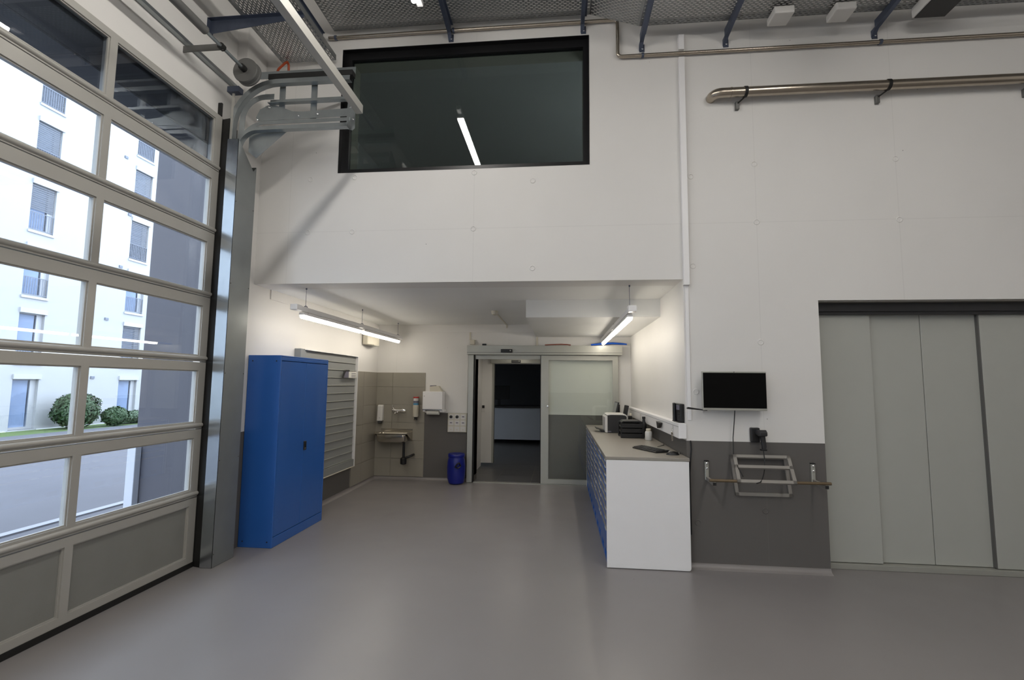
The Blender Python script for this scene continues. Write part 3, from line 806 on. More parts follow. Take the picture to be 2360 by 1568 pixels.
MB().lathe([(.010, 0), (.008, -.003)], (-.83, VY-.1205, 2.138), 12, 'y').build('sensor_lens', 'alu', s2)
MB().box(-1.395, -1.355, VY-.01, VY+.13, .07, 2.09).build('jamb_post', 'alu', d4)
sw = thing('light_switch', 'white wall switch with black rocker in the passage', 'switch', (-1.63, VY, 1.1))
MB().box(-1.60, -1.535, VY-.012, VY-.0005, 1.10, 1.235).build('switch_plate', 'white_pl', sw, bevel=.003)
MB().box(-1.595, -1.545, VY-.018, VY-.012, 1.172, 1.228).build('rocker', 'black_pl', sw, bevel=.002)
cdl = thing('added_downlight', 'round white downlight added to brighten the passage', 'lamp', (-.9, 9.1, 2.30))  # unseen lamp, added to brighten the passage end wall
MB().lathe([(.11, 0), (.11, -.018), (.095, -.022)], (-.9, 9.1, 2.2995), 24).build('trim_ring', 'white_pl', cdl, smooth=True)
MB().lathe([(.09, -.0225), (.088, -.027)], (-.9, 9.1, 2.2995), 24).build('diffuser', 'passage_fill', cdl)
# office box
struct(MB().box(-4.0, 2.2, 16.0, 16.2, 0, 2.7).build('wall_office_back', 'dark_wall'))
struct(MB().cells([VY+.12, 10.4, 12.6, 16.0], [0, .7, 2.4, 2.7], [(10.4, 12.6, .7, 2.4)], -4.0, -3.9, 'x').build('wall_office_left', 'dark_wall'))  # window opening added to let cool daylight onto the desk
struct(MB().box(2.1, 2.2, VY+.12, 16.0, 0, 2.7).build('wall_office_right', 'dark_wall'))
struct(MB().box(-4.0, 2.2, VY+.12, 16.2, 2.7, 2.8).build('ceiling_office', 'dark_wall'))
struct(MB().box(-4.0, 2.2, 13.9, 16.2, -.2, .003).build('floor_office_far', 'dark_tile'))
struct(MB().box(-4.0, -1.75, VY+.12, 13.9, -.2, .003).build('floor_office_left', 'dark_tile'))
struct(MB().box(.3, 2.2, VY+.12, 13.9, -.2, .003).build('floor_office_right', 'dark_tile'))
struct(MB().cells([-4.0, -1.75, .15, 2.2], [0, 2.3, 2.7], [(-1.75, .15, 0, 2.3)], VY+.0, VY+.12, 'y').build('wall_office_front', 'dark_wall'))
dk = thing('reception_desk', 'white fronted desk in the dark office behind the passage', 'desk', (-1.0, 13.9, .004))
MB().box(-2.6, .6, 13.6, 13.64, .12, 1.00).build('front_panel', 'desk_white', dk)
MB().box(-2.65, .65, 13.55, 14.3, 1.00, 1.05).build('desk_top', 'dark_pl', dk)
for x in (-2.55, .5):
    MB().box(x, x+.05, 13.66, 14.2, .004, 1.0).build('side_panel', 'dark_pl', dk)
om = thing('office_monitor', 'black monitor silhouette on the desk in the dark office', 'monitor', (-1.65, 13.9, 1.05))
MB().box(-2.05, -1.45, 13.88, 13.92, 1.22, 1.62).build('display', 'black_pl', om, bevel=.01)
MB().box(-1.80, -1.72, 13.90, 13.94, 1.06, 1.3).build('stand', 'black_pl', om)
MB().box(-1.90, -1.62, 13.84, 14.0, 1.051, 1.065).build('foot', 'black_pl', om)
ph = thing('desk_phone', 'small dark desk telephone on the desk in the dark office', 'telephone', (-.25, 13.9, 1.05))
MB().prism([(13.72, 1.051), (13.95, 1.051), (13.95, 1.16), (13.75, 1.09)], 'x', -.42, -.14).build('phone_body', 'black_pl', ph, bevel=.008)
MB().tube([(-.38, 13.80, 1.15), (-.30, 13.84, 1.19), (-.22, 13.80, 1.15)], .022, 8).build('handset', 'black_pl', ph, smooth=True)

# ------------------------------------------------------------------ big grey door on the right
d3 = sroot('door_4', (DX0, YW+.2, 0), 'tall grey folding door of wide leaves')
MB().box(DX0, DX1, YW+.12, YW+.155, 2.372, DZ-.001).build('dark_pelmet', 'dark_pl', d3)
MB().box(DX0, DX1, YW+.02, YW+.12, DZ-.012, DZ-.001).build('head_lining', 'rack_grey', d3)
LX = [2.45, 2.975, 3.442, 3.936, 4.43, 4.92, 5.41, 5.885]
for i in range(len(LX)-1):
    dy = 0.0 if i in (1, 2) else -.035
    lf = MB().box(LX[i]+.003, LX[i+1]-.003, YW+.195+dy, YW+.235+dy, .055, 2.40).build('door_leaf', 'grey_leaf', d3, bevel=.003)
    if i == 3:
        MB().box(LX[i]-.010, LX[i]+.002, YW+.164, YW+.2, .055, 2.40).build('leaf_gasket', 'drum_grey', lf)
MB().box(DX0, DX1, YW+.13, YW+.26, .001, .05).build('threshold', 'alu', d3, bevel=.003)
MB().box(DX0, DX1, YW+.10, YW+.30, 2.402, DZ-.013).build('head_box', 'dark_pl', d3)
MB().box(DX0, DX1, YW+.28, YW+.30, .0, 2.402).build('backing', 'dark_pl', d3)

# ================================================================== THINGS
# ------------------------------------------------------------------ blue steel cabinet
CX0, CX1, CY0, CY1, CH = XL+.004, -2.89, 4.745, 5.775, 1.95
cab = thing('steel_cabinet', 'tall blue two-door steel cabinet beside the galvanised cover', 'cabinet', ((CX0+CX1)/2, (CY0+CY1)/2, 0))
bod = MB()
t = .018
bod.box(CX0, CX1, CY0, CY0+t, 0, CH).box(CX0, CX1, CY1-t, CY1, 0, CH)
bod.box(CX0, CX0+t, CY0+t, CY1-t, 0, CH).box(CX0+t, CX1, CY0+t, CY1-t, CH-t, CH).box(CX0+t, CX1, CY0+t, CY1-t, .0, .10)
bod.box(CX1-.02, CX1, CY0+t, CY1-t, CH-.055, CH-t)
bod.build('cabinet_body', 'blue', cab, bevel=.004)
ym = (CY0+CY1)/2
for a, b in ((CY0+t+.004, ym-.0015), (ym+.0015, CY1-t-.004)):
    dr = MB().box(CX1-.022, CX1-.002, a, b, .106, CH-.060).build('cabinet_door', 'blue', cab, bevel=.003)
    if a > ym-.1:
        MB().box(CX1-.003, CX1+.008, ym+.010, ym+.062, .905, 1.005).build('handle_recess', 'black_pl', dr, bevel=.004)
        MB().lathe([(.008, 0), (.008, .004), (.004, .006)], (CX1+.008, ym+.034, .925), 12, 'x').build('lock_cylinder', 'chrome', dr, smooth=True)
for x in (CX0+.05, CX1-.05):
    for z in (.06, CH-.06):
        MB().lathe([(.007, 0), (.007, -.003)], (x, CY0, z), 10, 'y').build('side_plug', 'dark_pl', cab, smooth=True)

# ------------------------------------------------------------------ grey slatted panel on the left wall
PY0, PY1, PZ0, PZ1 = 5.62, 7.33, .375, 2.085
sp_ = thing('slatted_panel', 'large grey slatted metal wall panel behind the blue cabinet', 'wall panel', (XL, (PY0+PY1)/2, PZ0))
px0, px1 = XL+.001, XL+.085
PN = CY1+.012                                       # the panel is notched behind the cabinet: only its head reaches over it
MB().box(px0, px0+.006, PN, PY1, PZ0, PZ1).build('back_sheet', 'slat', sp_)
MB().box(px0, px1, PY0, PY0+.10, CH+.012, PZ1).build('frame_stile', 'slat', sp_, bevel=.003)
MB().box(px0, px1-.02, PY0+.10, PN, CH+.012, PZ1-.012).build('head_board', 'slat', sp_, bevel=.003)
MB().box(px0, px1, PY1-.012, PY1, PZ0, PZ1).build('frame_stile', 'white_coat', sp_, bevel=.003)
MB().box(px0, px1, PY0+.10, PY1-.012, PZ1-.012, PZ1).build('frame_rail', 'white_coat', sp_, bevel=.003)
MB().box(px0, px1, PN, PY1-.012, PZ0, PZ0+.012).build('frame_rail', 'cream_pl', sp_, bevel=.003)
MB().box(px0+.006, px1-.010, PN, PY1-.012, PZ0+.012, PZ0+.115).build('bottom_board', 'slat', sp_, bevel=.003)
NS = 14
zz0, zz1 = PZ0+.118, PZ1-.014
pt = (zz1-zz0)/NS
s0 = None
for i in range(NS):
    z = zz0+i*pt
    if s0 is None:
        s0 = MB().prism([(px0+.040, z+.002), (px0+.050, z+.001), (px0+.053, z+.004), (px0+.053, z+.009), (px0+.0485, z+.012), (px0+.046, z+pt-.002), (px0+.040, z+pt-.002)], 'y', PY0+.175, PY1-.03).build('slat', 'slat', sp_, bevel=.001, seg=1)
        s0.data.name = 'slat'
        lip0 = MB().box(px0+.0505, px0+.0565, PY0+.175, PY1-.03, z+.0025, z+.0105).build('slat_lip', 'alu', s0, bevel=.001, seg=1)
    else:
        c = s0.copy(); C.objects.link(c); c.parent = sp_; c.location = (0, 0, i*pt)
        l_ = lip0.copy(); C.objects.link(l_); l_.parent = c
# leaflet and black-rimmed holder tucked into it
cl = thing('leaflet', 'white printed card with black clip tucked into the slatted panel', 'card', (XL+.10, 7.0, 1.74))
MB().box(XL+.085, XL+.088, 6.99, 7.27, 1.742, 1.838).build('card', 'paper', cl)
for q in range(3):
    MB().box(XL+.0885, XL+.0892, 7.08, 7.24, 1.755+q*.025, 1.763+q*.025).build('printed_line', 'label_grey', cl)
MB().tube([(XL+.092, 6.80, 1.742), (XL+.092, 6.83, 1.80), (XL+.092, 6.88, 1.850), (XL+.092, 6.97, 1.853), (XL+.092, 7.0, 1.845)], .009, 8).build('clip_rim', 'black_pl', cl, smooth=True)
MB().tube([(XL+.092, 6.77, 1.742), (XL+.092, 6.80, 1.80), (XL+.092, 6.84, 1.850)], .008, 8).build('clip_bar', 'black_pl', cl, smooth=True)
MB().prism([(6.83, 1.742), (6.99, 1.742), (6.99, 1.845), (6.90, 1.845), (6.86, 1.81)], 'x', XL+.0855, XL+.0875).build('clip_face', 'label_grey', cl)

# ------------------------------------------------------------------ sink corner
sk = thing('utility_sink', 'stainless steel utility sink on the tiled wall', 'sink', (-2.86, YB-.2, .30))
yf = YB-.37
SXa, SXb = -3.14, -2.57
yb_ = YB-.0145
z1 = .82
bs = MB()
rim = .028
bs.cells([SXa, SXa+rim, SXb-rim, SXb], [yf, yf+rim, yb_-.05, yb_], [(SXa+rim, SXb-rim, yf+rim, yb_-.05)], z1-.012, z1, 'z')
bs.build('rim', 'steel', sk, bevel=.003)
def bowl():
    b = MB()
    n = 6
    rings = []
    for (ins, z) in ((0, z1-.004), (.006, z1-.06), (.012, z1-.12), (.035, z1-.15), (.09, z1-.158)):
        x0, x1, y0, y1 = SXa+rim+ins, SXb-rim-ins, yf+rim+ins, yb_-.05-ins
        r = .05
        ring = []
        for (cx, cy, a) in ((x1-r, y1-r, 0), (x0+r, y1-r, 90), (x0+r, y0+r, 180), (x1-r, y0+r, 270)):
            for k in range(n+1):
                t = math.radians(a+90*k/n)
                ring.append((cx+r*math.cos(t), cy+r*math.sin(t), z))
        rings.append(ring)
    m = len(rings[0])
    vs = [p for r_ in rings for p in r_]
    fs = [(i*m+k, i*m+(k+1) % m, (i+1)*m+(k+1) % m, (i+1)*m+k) for i in range(len(rings)-1) for k in range(m)]
    fs.append(tuple(range((len(rings)-1)*m, len(rings)*m)))
    return b.add(vs, fs)
bw = bowl().build('basin', 'steel', sk, smooth=True)
sm = bw.modifiers.new('Solidify', 'SOLIDIFY'); sm.thickness = .002; sm.offset = 1
MB().box(SXa, SXb, yb_-.006, yb_, z1, z1+.055).build('splash_back', 'steel', sk, bevel=.002)
MB().prism([(yf+.05, z1-.013), (yb_, z1-.013), (yb_, z1-.16)], 'x', SXb-.004, SXb-.001).build('bracket', 'steel', sk)
MB().prism([(yf+.05, z1-.013), (yb_, z1-.013), (yb_, z1-.16)], 'x', SXa+.001, SXa+.004).build('bracket', 'steel', sk)
MB().box(SXa-.09, SXa+.01, YB-.12, YB-.016, z1-.022, z1-.012).build('side_tray', 'steel', sk, bevel=.002)
xd = -2.66; yd = YB-.20
tr = MB().tube([(xd, yd, z1-.155), (xd, yd, .40)], .022, 14).build('drain_pipe', 'black_pl', sk, smooth=True)
MB().lathe([(.028, 0), (.050, .01), (.054, .03), (.054, .10), (.034, .12)], (xd, yd, .285), 20).build('trap', 'black_pl', tr, smooth=True)
MB().tube([(xd+.03, yd, .40), (xd+.09, yd, .415), (xd+.12, yd+.03, .43), (xd+.12, YB-.015, .43)], .020, 12).build('waste_pipe', 'black_pl', tr, smooth=True)
# mixer tap
tpx, tpz = -2.85, 1.19
mt = thing('mixer_tap', 'chrome wall-mounted mixer tap above the sink', 'tap', (tpx, YB, tpz))
MB().tube([(tpx-.08, YB-.055, tpz), (tpx+.10, YB-.055, tpz)], .024, 14).build('tap_body', 'chrome', mt, smooth=True)
for x in (tpx-.07, tpx+.09):
    MB().lathe([(.032, 0), (.032, -.010), (.016, -.014), (.016, -.05)], (x, YB-.0145, tpz), 16, 'y').build('wall_rose', 'chrome', mt, smooth=True)
MB().tube([(tpx-.05, YB-.06, tpz), (tpx-.055, YB-.10, tpz+.05), (tpx-.06, YB-.13, tpz+.085)], [.012, .009, .007], 10).build('lever', 'chrome', mt, smooth=True)
MB().tube([(tpx+.02, YB-.055, tpz-.01), (tpx+.02, YB-.10, tpz-.035), (tpx+.02, YB-.20, tpz-.03), (tpx+.02, YB-.22, tpz-.05)], .012, 10).build('spout', 'chrome', mt, smooth=True)
MB().lathe([(.026, 0), (.026, .05), (.02, .06)], (tpx+.10, YB-.055, tpz), 14, 'x').build('tap_knob', 'chrome', mt, smooth=True)
# soap dispensers
sdp = thing('soap_dispenser', 'slim white wedge soap dispenser beside the tap', 'dispenser', (-3.15, YB, 1.0))
MB().prism([(YB-.011, 1.005), (YB-.105, 1.005), (YB-.085, 1.26), (YB-.07, 1.285), (YB-.011, 1.285)], 'x', -3.195, -3.10).build('housing', 'white_pl', sdp, bevel=.012, seg=3)
MB().prism([(YB-.09, 1.004), (YB-.105, .965), (YB-.06, .955), (YB-.03, 1.004)], 'x', -3.18, -3.115).build('push_lever', 'dark_pl', sdp, bevel=.006)
MB().lathe([(.006, 0), (.005, -.003)], (-3.147, YB-.104, 1.06), 10, 'y').build('level_window', 'label_grey', sdp)
bd = thing('cream_dispenser', 'tall white hand cream dispenser with red lid beside the towel box', 'dispenser', (-2.5, YB, 1.03))
bx, by = -2.505, YB-.075
MB().lathe([(.044, 0), (.052, .012), (.052, .175), (.050, .20)], (bx, by, 1.085), 20).build('cup', 'cream_pl', bd, smooth=True)
MB().lathe([(.045, 0), (.045, .12), (.044, .125)], (bx, by, 1.286), 20).build('bottle', 'white_pl', bd, smooth=True)
MB().lathe([(.0456, 0), (.0456, .032)], (bx, by, 1.292), 20).build('blue_label_band', 'label_blue', bd, smooth=True)
MB().lathe([(.0458, 0), (.0458, .038)], (bx, by, 1.326), 20).build('grey_label_band', 'label_grey', bd, smooth=True)
MB().lathe([(.050, 0), (.050, .016), (.046, .022)], (bx, by, 1.411), 20).build('lid', 'red', bd, smooth=True)
MB().lathe([(.034, 0), (.024, .02), (.026, .045), (.030, .055)], (bx, by, 1.03), 16).build('pump_nozzle', 'black_pl', bd, smooth=True)
MB().box(bx-.03, bx+.03, by+.045, YB-.011, 1.12, 1.38).build('wall_bracket', 'cream_pl', bd)
# paper towel box
td = thing('towel_dispenser', 'white steel paper towel dispenser on the wall by the tiles', 'dispenser', (-2.17, YB, 1.2))
yt = YB-.20
MB().box(-2.355, -2.005, yt, YB-.011, 1.225, 1.53).build('housing', 'white_coat', td, bevel=.010, seg=3)
MB().box(-2.352, -2.008, yt-.004, yt+.02, 1.212, 1.224).build('tear_edge', 'steel', td)
MB().box(-2.345, -2.305, yt+.01, YB-.011, 1.185, 1.224).build('end_bracket', 'white_coat', td, bevel=.004)
MB().box(-2.055, -1.985, yt+.01, YB-.011, 1.182, 1.224).build('end_bracket', 'white_coat', td, bevel=.004)
MB().tube([(-2.29, yt+.07, 1.175), (-2.075, yt+.07, 1.175)], .045, 18).build('paper_roll', 'paper', td, smooth=True)
MB().lathe([(.006, 0), (.006, -.002)], (-2.325, yt, 1.45), 8, 'y').build('lock', 'dark_pl', td)
pb = thing('paper_packet', 'crumpled small carton standing on the towel dispenser', 'carton', (-2.2, YB-.1, 1.53))
MB().prism([(-2.24, 1.531), (-2.03, 1.531), (-2.085, 1.625), (-2.24, 1.632)], 'y', YB-.17, YB-.06).build('carton_body', 'cream_pl', pb, bevel=.003)
MB().prism([(-2.235, 1.615), (-2.15, 1.630), (-2.155, 1.637), (-2.235, 1.633)], 'y', YB-.172, YB-.06).build('open_flap', 'label_grey', pb)
# socket panel 3 x 3
sp3 = thing('socket_panel', 'cream panel of nine sockets above the blue drum', 'sockets', (-1.78, YB, .83))
MB().box(-1.945, -1.61, YB-.030, YB-.0005, .830, 1.155).build('panel', 'cream_pl', sp3, bevel=.004)
for i in range(3):
    for j in range(3):
        cx, cz = -1.885+i*.106, 1.095-j*.105
        pl = MB().box(cx-.046, cx+.046, YB-.036, YB-.030, cz-.044, cz+.044).build('socket_plate', 'white_pl', sp3, bevel=.003)
        if j == 0 and i < 2:
            MB().lathe([(.026, 0), (.026, -.012), (.018, -.016)], (cx, YB-.036, cz), 18, 'y').build('data_socket', 'black_pl', pl, smooth=True)
        elif j < 2:
            MB().box(cx-.020, cx+.020, YB-.0375, YB-.036, cz-.006, cz+.010).build('socket_slot', 'label_grey', pl)
        else:
            MB().lathe([(.012, 0), (.012, -.0015)], (cx, YB-.036, cz-.01), 12, 'y').build('socket_hole', 'cream_pl', pl)
# blue drum
dm = thing('plastic_drum', 'blue plastic lidded drum standing by the sliding door', 'drum', (-1.735, YB-.22, 0))
dc = (-1.735, YB-.225, .001)
MB().lathe([(.100, 0), (.128, .02), (.148, .10), (.152, .20), (.152, .30), (.145, .38), (.132, .425), (.130, .440)], dc, 32).build('drum_body', 'blue_pl', dm, smooth=True)
MB().lathe([(.137, .441), (.140, .446), (.140, .485), (.132, .497), (.05, .502)], dc, 32).build('lid', 'blue_pl', dm, smooth=True)
hx, hy = dc[0]+.055, dc[1]-.138
MB().tube([(hx-.035, hy+.012, .31), (hx-.04, hy-.03, .30), (hx, hy-.045, .355), (hx+.03, hy-.025, .37), (hx+.045, hy+.012, .31), (hx+.01, hy-.035, .285), (hx-.035, hy-.01, .295)], .012, 8).build('carry_handle', 'black_pl', dm, smooth=True)

# ------------------------------------------------------------------ counter with drawer cabinets
KX0, KX1, KY0, KY1, KZ = .435, XR-.004, 4.66, 8.20, 1.008
wt = MB().box(KX0-.012, KX1, KY0-.012, KY1, KZ-.028, KZ)
tag(wt.build('worktop', 'worktop', bevel=.003), 'grey laminate worktop on the blue drawer cabinets', 'worktop')
ep = MB().prism([(KX0-.004, KZ-.030), (KX1-.006, KZ-.030), (KX1-.006, .03), (KX1-.010, .014), (KX1-.022, .006), (KX0-.004, .006)], 'y', KY0-.008, KY0+.014)
tag(ep.build('end_panel', 'white_coat', bevel=.002), 'white end panel closing the counter towards the hall', 'panel')
tag(MB().box(KX0+.002, KX1-.006, KY1-.022, KY1-.002, .006, KZ-.030).build('end_panel', 'white_coat', bevel=.002), 'white end panel of the counter beside the sliding glass leaf', 'panel')
NU = 5
ua, ub = KY0+.016, KY1-.024
uw = (ub-ua)/NU
words = ['first blue drawer cabinet behind the white end panel', 'second blue drawer cabinet from the white end panel', 'middle blue drawer cabinet under the worktop',
         'second blue drawer cabinet from the sliding glass leaf', 'last blue drawer cabinet, at the sliding glass leaf']
proto = None
for u in range(NU):
    y0 = ua+u*uw+.001; y1 = y0+uw-.002
    if proto is None:
        r = thing('drawer_cabinet', words[u], 'cabinet', (KX0+.3, (y0+y1)/2, 0), 'blue drawer cabinets of the counter')
        proto = r
        bd_ = MB().box(KX0+.022, KX1-.02, y0, y1, .105, KZ-.030)
        bd_.box(KX0+.004, KX0+.022, y0, y0+.022, .105, KZ-.030).box(KX0+.004, KX0+.022, y1-.022, y1, .105, KZ-.030)
        bd_.box(KX0+.004, KX0+.022, y0+.022, y1-.022, .105, .235)
        bd_.build('cabinet_body', 'blue', r)
        pl = MB().box(KX0+.006, KX1-.02, y0, y1, .002, .030).box(KX0+.006, KX1-.02, y0, y0+.10, .030, .104).box(KX0+.006, KX1-.02, y1-.10, y1, .030, .104).box(KX0+.006, KX1-.02, (y0+y1)/2-.06, (y0+y1)/2+.06, .030, .104)
        pl.build('plinth', 'blue', r)
        MB().box(KX0+.03, KX1-.03, y0+.1, y1-.1, .031, .103).build('fork_pocket', 'blue_shaded', r)
        zz = .240
        hs = [.10, .10, .085, .085, .075, .075, .075, .075, .060]
        sc = (KZ-.034-.240)/sum(hs)
        for h in hs:
            h *= sc
            dw = MB().box(KX0+.004, KX0+.020, y0+.024, y1-.024, zz+.0015, zz+h-.0015).build('drawer', 'blue', r)
            MB().prism([(KX0+.0045, zz+h-.026), (KX0-.004, zz+h-.023), (KX0-.007, zz+h-.006), (KX0+.0045, zz+h-.003)], 'y', y0+.030, y1-.030).build('drawer_handle', 'handle_alu', dw)
            MB().box(KX0-.0078, KX0-.0050, y0+.034, y0+.13, zz+h-.022, zz+h-.007).build('label_strip', 'paper', dw)
            MB().box(KX0-.0078, KX0-.0050, y1-.13, y1-.034, zz+h-.022, zz+h-.007).build('label_strip', 'paper', dw)
            zz += h
    else:
        r = dup(proto, (KX0+.3, (y0+y1)/2, 0))
        r['label'] = words[u]

# cable duct above the counter
du = thing('cable_duct', 'cream cable duct with sockets on the wall above the counter', 'cable duct', (XR, 6.3, 1.19))
MB().box(XR-.075, XR-.0005, YW-.02, YB-.17, 1.175, 1.318).build('duct_body', 'white_coat', du, bevel=.005)
MB().box(XR-.077, XR-.074, YW-.015, YB-.2, 1.285, 1.288).build('duct_cover_joint', 'label_grey', du)
MB().box(XR-.076, XR+.045, YW-.085, YW-.021, 1.175, 1.318).build('duct_end_piece', 'white_coat', du, bevel=.005) if False else None
for y in (5.55, 6.9):
    sk_ = MB().box(XR-.081, XR-.075, y-.05, y+.05, 1.205, 1.285).build('socket_plate', 'white_pl', du, bevel=.003)
MB().prism([(5.42, 1.27), (5.62, 1.275), (5.60, 1.262), (5.56, 1.20), (5.50, 1.215), (5.47, 1.25)], 'x', XR-.118, XR-.0815).build('plug', 'dark_pl', du, bevel=.004)
# keys hanging on the duct
ky = thing('key_bunch', 'bunch of keys hanging on the cable duct', 'keys', (XR-.09, 4.98, 1.2))
MB().box(XR-.080, XR-.0765, 4.955, 4.985, 1.245, 1.285).build('hook', 'white_pl', ky, bevel=.002)
ring = [(XR-.086, 4.97+.022*math.cos(t*math.pi/6), 1.228+.022*math.sin(t*math.pi/6)) for t in range(13)]
MB().tube(ring, .0022, 6).build('key_ring', 'chrome', ky, smooth=True)
for dy, ln in ((-.02, .07), (.008, .075), (.028, .055)):
    k_ = MB().lathe([(.011, -.0015), (.011, .0015)], (XR-.086, 4.97+dy, 1.203), 10, 'x')
    k_.box(XR-.0875, XR-.0845, 4.967+dy, 4.973+dy, 1.203-ln, 1.195)
    k_.build('key', 'steel', ky)
# wall telephone on the niche right wall
wp = thing('wall_phone', 'black wall telephone above the cable duct', 'telephone', (XR, 4.96, 1.3))
MB().box(XR-.040, XR-.0005, 4.815, 5.06, 1.325, 1.50).build('phone_body', 'black_pl', wp, bevel=.008)
MB().box(XR-.062, XR-.041, 4.985, 5.05, 1.315, 1.505).build('handset', 'black_pl', wp, bevel=.010, seg=3)
MB().box(XR-.044, XR-.0405, 4.84, 4.96, 1.44, 1.485).build('display', 'label_grey', wp)
for i in range(3):
    for j in range(4):
        MB().box(XR-.043, XR-.0405, 4.845+i*.038, 4.870+i*.038, 1.345+j*.022, 1.360+j*.022).build('button', 'dark_pl', wp)
MB().box(XR-.055, XR-.0005, 4.82, 5.10, 1.3185, 1.3245).build('shelf_foot', 'dark_pl', wp)

# printer
pr = thing('printer', 'white and black laser printer on the counter', 'printer', (.82, 7.05, KZ), rz=0)
qx0, qx1, qy0, qy1 = .625, .925, 6.90, 7.30
MB().box(qx0+.035, qx1-.005, qy0, qy1, KZ+.002, KZ+.245).build('side_panel', 'dark_pl', pr, bevel=.006)
MB().prism([(qx0, KZ+.03), (qx0+.006, KZ+.004), (qx0+.036, KZ+.004), (qx0+.036, KZ+.235), (qx0+.02, KZ+.235), (qx0, KZ+.215)], 'y', qy0-.006, qy1+.006).build('front_cover', 'white_pl', pr, bevel=.006)
MB().box(qx0+.01, qx0+.012, qy0+.05, qy1-.05, KZ+.10, KZ+.103).build('tray_joint', 'label_grey', pr)
MB().prism([(qx0+.025, KZ+.238), (qx0+.08, KZ+.247), (qx1-.06, KZ+.247), (qx1-.02, KZ+.24), (qx1, KZ+.22), (qx1, KZ+.15), (qx1+.012, KZ+.15), (qx1+.012, KZ+.225), (qx1-.012, KZ+.255), (qx1-.05, KZ+.262), (qx0+.06, KZ+.262), (qx0+.025, KZ+.25)], 'y', qy0-.004, qy1+.004).build('top_cover', 'white_pl', pr, bevel=.003)
MB().box(qx0+.04, qx0+.085, qy0-.002, qy0, KZ+.012, KZ+.026).build('rating_sticker', 'label_grey', pr)
MB().prism([(qx0-.12, KZ+.05), (qx0-.005, KZ+.012), (qx0, KZ+.018), (qx0-.118, KZ+.058)], 'y', qy0+.08, qy1-.06).build('paper_tray', 'dark_pl', pr)
MB().box(qx0-.05, qx0-.001, qy0+.1, qy1-.1, KZ+.001, KZ+.012).build('tray_foot', 'dark_pl', pr)
# black stacked letter trays in front of the printer
lt = thing('letter_tray', 'black stacked document trays in front of the printer', 'document tray', (.90, 6.35, KZ))
for k in range(3):
    z = KZ+.004+k*.062
    b = MB().box(.775, 1.045, 6.27, 6.57, z, z+.006).box(.775, 1.045, 6.27, 6.276, z, z+.052).box(.775, 1.045, 6.564, 6.57, z, z+.052).box(1.039, 1.045, 6.276, 6.564, z, z+.052).box(.775, .781, 6.276, 6.564, z, z+.025)
    b.build('tray_shelf', 'black_pl', lt, bevel=.003)
    for x, y in ((.765, 6.29), (.765, 6.55), (1.03, 6.26)):
        MB().box(x, x+.018, y-.009, y+.009, z-.003, z+.062).build('tray_riser', 'black_pl', lt)
MB().prism([(.775, KZ+.19), (.80, KZ+.215), (1.0, KZ+.218), (1.045, KZ+.19)], 'y', 6.30, 6.54).build('folded_bag', 'black_pl', lt, bevel=.01)
# spray bottle dark, behind the canister
dbt = thing('spray_bottle', 'dark spray bottle standing beside the stacked trays', 'bottle', (1.085, 6.42, KZ))
MB().lathe([(.032, 0), (.034, .01), (.034, .17), (.020, .20), (.018, .23), (.022, .232), (.022, .262)], (1.076, 6.42, KZ+.001), 16).build('bottle_body', 'black_pl', dbt, smooth=True)
dbt2 = thing('spray_can', 'slim dark can with cream cap behind the printer', 'can', (1.02, 7.22, KZ))
MB().lathe([(.026, 0), (.028, .008), (.028, .21), (.018, .222)], (1.02, 7.22, KZ+.001), 16).build('can_body', 'black_pl', dbt2, smooth=True)
MB().lathe([(.019, .2225), (.019, .25), (.015, .256)], (1.02, 7.22, KZ+.001), 14).build('cap', 'cream_pl', dbt2, smooth=True)
# white canister
cs = thing('canister', 'white plastic canister with cream cap on the counter', 'canister', (1.075, 6.02, KZ))
MB().lathe([(.038, 0), (.043, .008), (.043, .088), (.038, .104), (.026, .110)], (1.075, 6.09, KZ+.001), 22).build('canister_body', 'white_pl', cs, smooth=True)
MB().lathe([(.029, .1105), (.030, .113), (.030, .134), (.026, .138)], (1.075, 6.09, KZ+.001), 18).build('cap', 'cream_pl', cs, smooth=True)
# keyboard
kb = thing('keyboard', 'black and grey computer keyboard lying on the counter', 'keyboard', (.93, 5.16, KZ), rz=math.radians(-64))
kw, kd = .50, .17
kw = .40
MB().prism([(-kd/2, .001), (kd/2, .001), (kd/2, .024), (kd/2-.03, .026), (-kd/2, .014)], 'x', -kw/2, kw/2).build('keyboard_body', 'black_pl', kb, bevel=.003, local=True)
MB().prism([(kd/2-.032, .0262), (kd/2-.002, .0245), (kd/2-.002, .0275), (kd/2-.032, .030)], 'x', -kw/2+.01, kw/2-.01).build('silver_strip', 'alu', kb, local=True)
key0 = None
for j in range(5):
    yk = -kd/2+.018+j*.0215
    for i in range(17):
        xk = -kw/2+.018+i*.0227
        if key0 is None:
            key0 = MB().box(-.0085, .0085, -.008, .008, 0, .006).build('key', 'dark_pl', kb, local=True)
            key0.location = (xk, yk, .016)
        else:
            k_ = key0.copy(); C.objects.link(k_); k_.parent = kb; k_.location = (xk, yk, .016+j*.0020)
tag(MB().tube([(1.05, 5.42, KZ+.006), (1.09, 5.50, KZ+.004), (1.16, 5.62, KZ+.004), (1.17, 5.70, KZ+.02)], .0028, 6).build('keyboard_cable', 'cable', smooth=True), 'thin black cable leading from the keyboard to the wall', 'cable')
